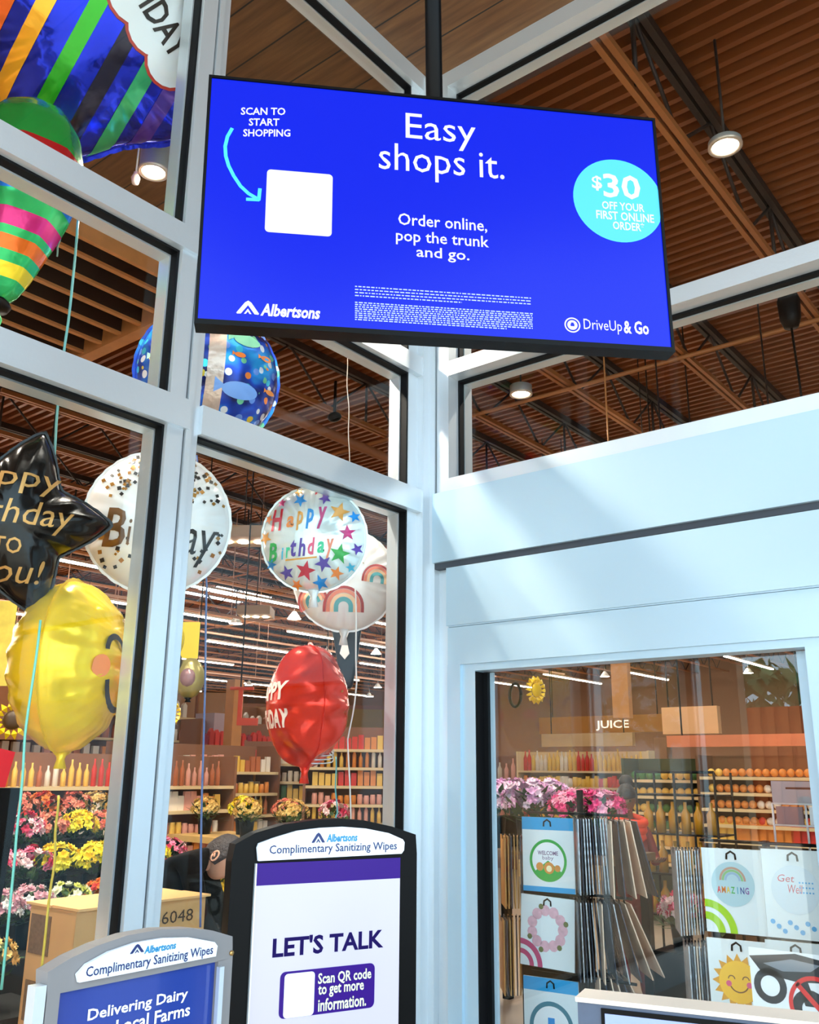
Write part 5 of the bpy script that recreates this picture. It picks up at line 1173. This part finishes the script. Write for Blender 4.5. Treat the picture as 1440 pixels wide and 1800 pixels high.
# person bending behind the long box
D1 = 5.95
Rt = Vector((math.cos(YAW), math.sin(YAW), 0)); Bk = Vector((-math.sin(YAW), math.cos(YAW), 0))
hip = pt(272, 1600, D1); sh = pt(345, 1503, D1); hd = pt(392, 1508, D1)
e = tag(empty('person', (0, 0, 0)), 'person in a black jacket bending down behind the long cardboard box', 'person')
JK = mat('black_jacket', (5, 5, 6), .8, 0, .2, 14, spec=.1)
mid = (hip+sh)/2+Vector((0, 0, .05))
nk = sh.lerp(hd, .5)+Vector((0, 0, -.0))
J = [(hip, (.17, .14)), (mid, (.17, .13)), (sh, (.19, .11)), (nk, .06),
     (sh-Bk*.17+Vector((0, 0, -.03)), .075), (sh-Bk*.2+Rt*.08+Vector((0, 0, -.28)), .058), (sh-Bk*.16+Rt*.2+Vector((0, 0, -.48)), .042),
     (sh+Bk*.17+Vector((0, 0, -.03)), .075), (sh+Bk*.2+Rt*.1+Vector((0, 0, -.28)), .058), (sh+Bk*.16+Rt*.22+Vector((0, 0, -.48)), .042),
     (hip-Bk*.1+Vector((0, 0, -.08)), .11), (Vector((hip.x, hip.y, .42))-Bk*.1+Rt*.08, .08), (Vector((hip.x, hip.y, .06))-Bk*.1, .055), (Vector((hip.x, hip.y, .04))-Bk*.1+Rt*.16, .04),
     (hip+Bk*.1+Vector((0, 0, -.08)), .11), (Vector((hip.x, hip.y, .42))+Bk*.1+Rt*.08, .08), (Vector((hip.x, hip.y, .06))+Bk*.1, .055), (Vector((hip.x, hip.y, .04))+Bk*.1+Rt*.16, .04)]
skin_mesh('clothed_body', [(tuple(a), r) for a, r in J], [(0, 1), (1, 2), (2, 3), (2, 4), (4, 5), (5, 6), (2, 7), (7, 8), (8, 9), (0, 10), (10, 11), (11, 12), (12, 13), (0, 14), (14, 15), (15, 16), (16, 17)], JK, e)
fdir = (Rt*.75+Vector((0, 0, -.62))-Bk*.30).normalized(); crown = (Rt*.62+Vector((0, 0, .78))).normalized(); crown = (crown-fdir*crown.dot(fdir)).normalized(); lat = (-fdir).cross(crown)
M3 = Matrix(((lat), (-fdir), (crown))).transposed()
head(e, hd, M3, SKIN1, mat('grey_black_hair', (52, 46, 48), .6, 0, .6, 60), 1.12)
mb = MB(); mb.tube([nk-Rt*.04, hd-crown*.06-fdir*.02], [.062, .055], 12); mb.build('neck', SKIN1, e)
for i in (6, 9): hand(e, Vector(J[i][0]), Vector((.2, .1, -1)), Rt, SKIN1)
# standing shopper in a red top behind the door
D2 = 7.6; c = pt(1100, 1405, D2); hz = c.z
e = tag(empty('person', (c.x, c.y, 0)), 'person with tied dark hair and an orange red scarf standing behind the door', 'person')
def L_(x, y, z): return (Rt*x+Bk*y+Vector((0, 0, z)))
H0 = hz
J = [(L_(0, 0, H0-.62), (.14, .1)), (L_(0, 0, H0-.42), (.13, .1)), (L_(0, 0, H0-.22), (.15, .08)), (L_(0, 0, H0-.12), .05),
     (L_(-.14, 0, H0-.23), .05), (L_(-.17, -.03, H0-.45), .042), (L_(-.02, -.18, H0-.52), .032),
     (L_(.14, 0, H0-.23), .05), (L_(.2, -.03, H0-.45), .042), (L_(.14, -.2, H0-.42), .032),
     (L_(-.08, 0, H0-.74), .1), (L_(-.08, 0, .45), .07), (L_(-.08, 0, .07), .045), (L_(-.1, -.14, .035), .035),
     (L_(.08, 0, H0-.74), .1), (L_(.08, 0, .45), .07), (L_(.08, 0, .07), .045), (L_(.1, -.14, .035), .035)]
skin_mesh('clothed_body', [(tuple(a), r) for a, r in J], [(0, 1), (1, 2), (2, 3), (2, 4), (4, 5), (5, 6), (2, 7), (7, 8), (8, 9), (0, 10), (10, 11), (11, 12), (12, 13), (0, 14), (14, 15), (15, 16), (16, 17)], mat('dark_red_cloth', (120, 24, 30), .7), e)
fdir = (Rt*-.2-Bk*.8+Vector((0, 0, -.25))).normalized(); crown = Vector((0, 0, 1)); crown = (crown-fdir*crown.dot(fdir)).normalized(); lat = (-fdir).cross(crown)
head(e, L_(0, -.03, H0), Matrix((lat, -fdir, crown)).transposed(), SKIN2, mat('black_hair', (22, 18, 18), .5), .95)
MB().ball(L_(.02, .05, H0+.13), .055, 12, 8).build('hair_bun', MATS['black_hair'], e)
mb = MB(); mb.tube([L_(0, 0, H0-.14), L_(0, -.01, H0-.06)], [.05, .045], 10); mb.build('neck', SKIN2, e)
mb = MB()
for i in range(3): mb.tube([L_((.13-.01*i)*math.cos(t*PI/8), (.09)*math.sin(t*PI/8)-.01, H0-.15-.05*i-.03*math.cos(t*PI/8+1)) for t in range(17)], .035, 8)
mb.tube([L_(.0, -.12, H0-.18), L_(.03, -.15, H0-.35), L_(.0, -.14, H0-.5)], [.045, .05, .04], 8)
mb.build('scarf', mat('orange_red_scarf', (238, 66, 34), .7), e)
for i in (6, 9): hand(e, Vector(J[i][0]), -Bk+Rt*.2, Rt, SKIN2)
print('products', cnt[0], 'objects', len(COL.objects))

# ---------------------------------------------------------------- prints and lettering belong to the part they are on
def under(root, host, names):
    h = next((c for c in root.children if c.name.split('.')[0] == host), None)
    if h is None: return
    for c in list(root.children):
        b_ = c.name.split('.')[0]
        if c is not h and any(b_.startswith(n_) or b_.endswith(n_) for n_ in names): c.parent = h
for o in list(COL.objects):
    b_ = o.name.split('.')[0]
    if o.parent or o.type != 'EMPTY': continue
    if b_ in ('foil_balloon', 'suit_balloon'): under(o, 'envelope', ('_print', '_lettering', '_band', '_border') if any(c.name.startswith('envelope') for c in o.children) else ())
    elif b_ in ('balloon_packet', 'prohibition_notice', 'brochure_holder'): under(o, 'sleeve' if b_ == 'balloon_packet' else 'sheet' if b_ == 'prohibition_notice' else 'sign_panel', ('_print', '_lettering', 'header_card', '_outer', '_middle', '_inner'))
    elif b_ == 'wipes_station': under(o, 'header_plate', ('logo_', 'header_lettering')); under(o, 'poster', ('poster_',))
    elif b_ == 'display_screen': under(o, 'panel', ('lettering', '_lettering', 'logo_mark', 'offer_circle', 'badge', 'arrow', 'fine_print', 'blank_card'))
    elif b_ == 'person': under(o, 'head', ('eye', 'mouth', 'hair'))
    elif b_ in ('juice_sign', 'department_sign'): under(o, 'board', ('lettering',))
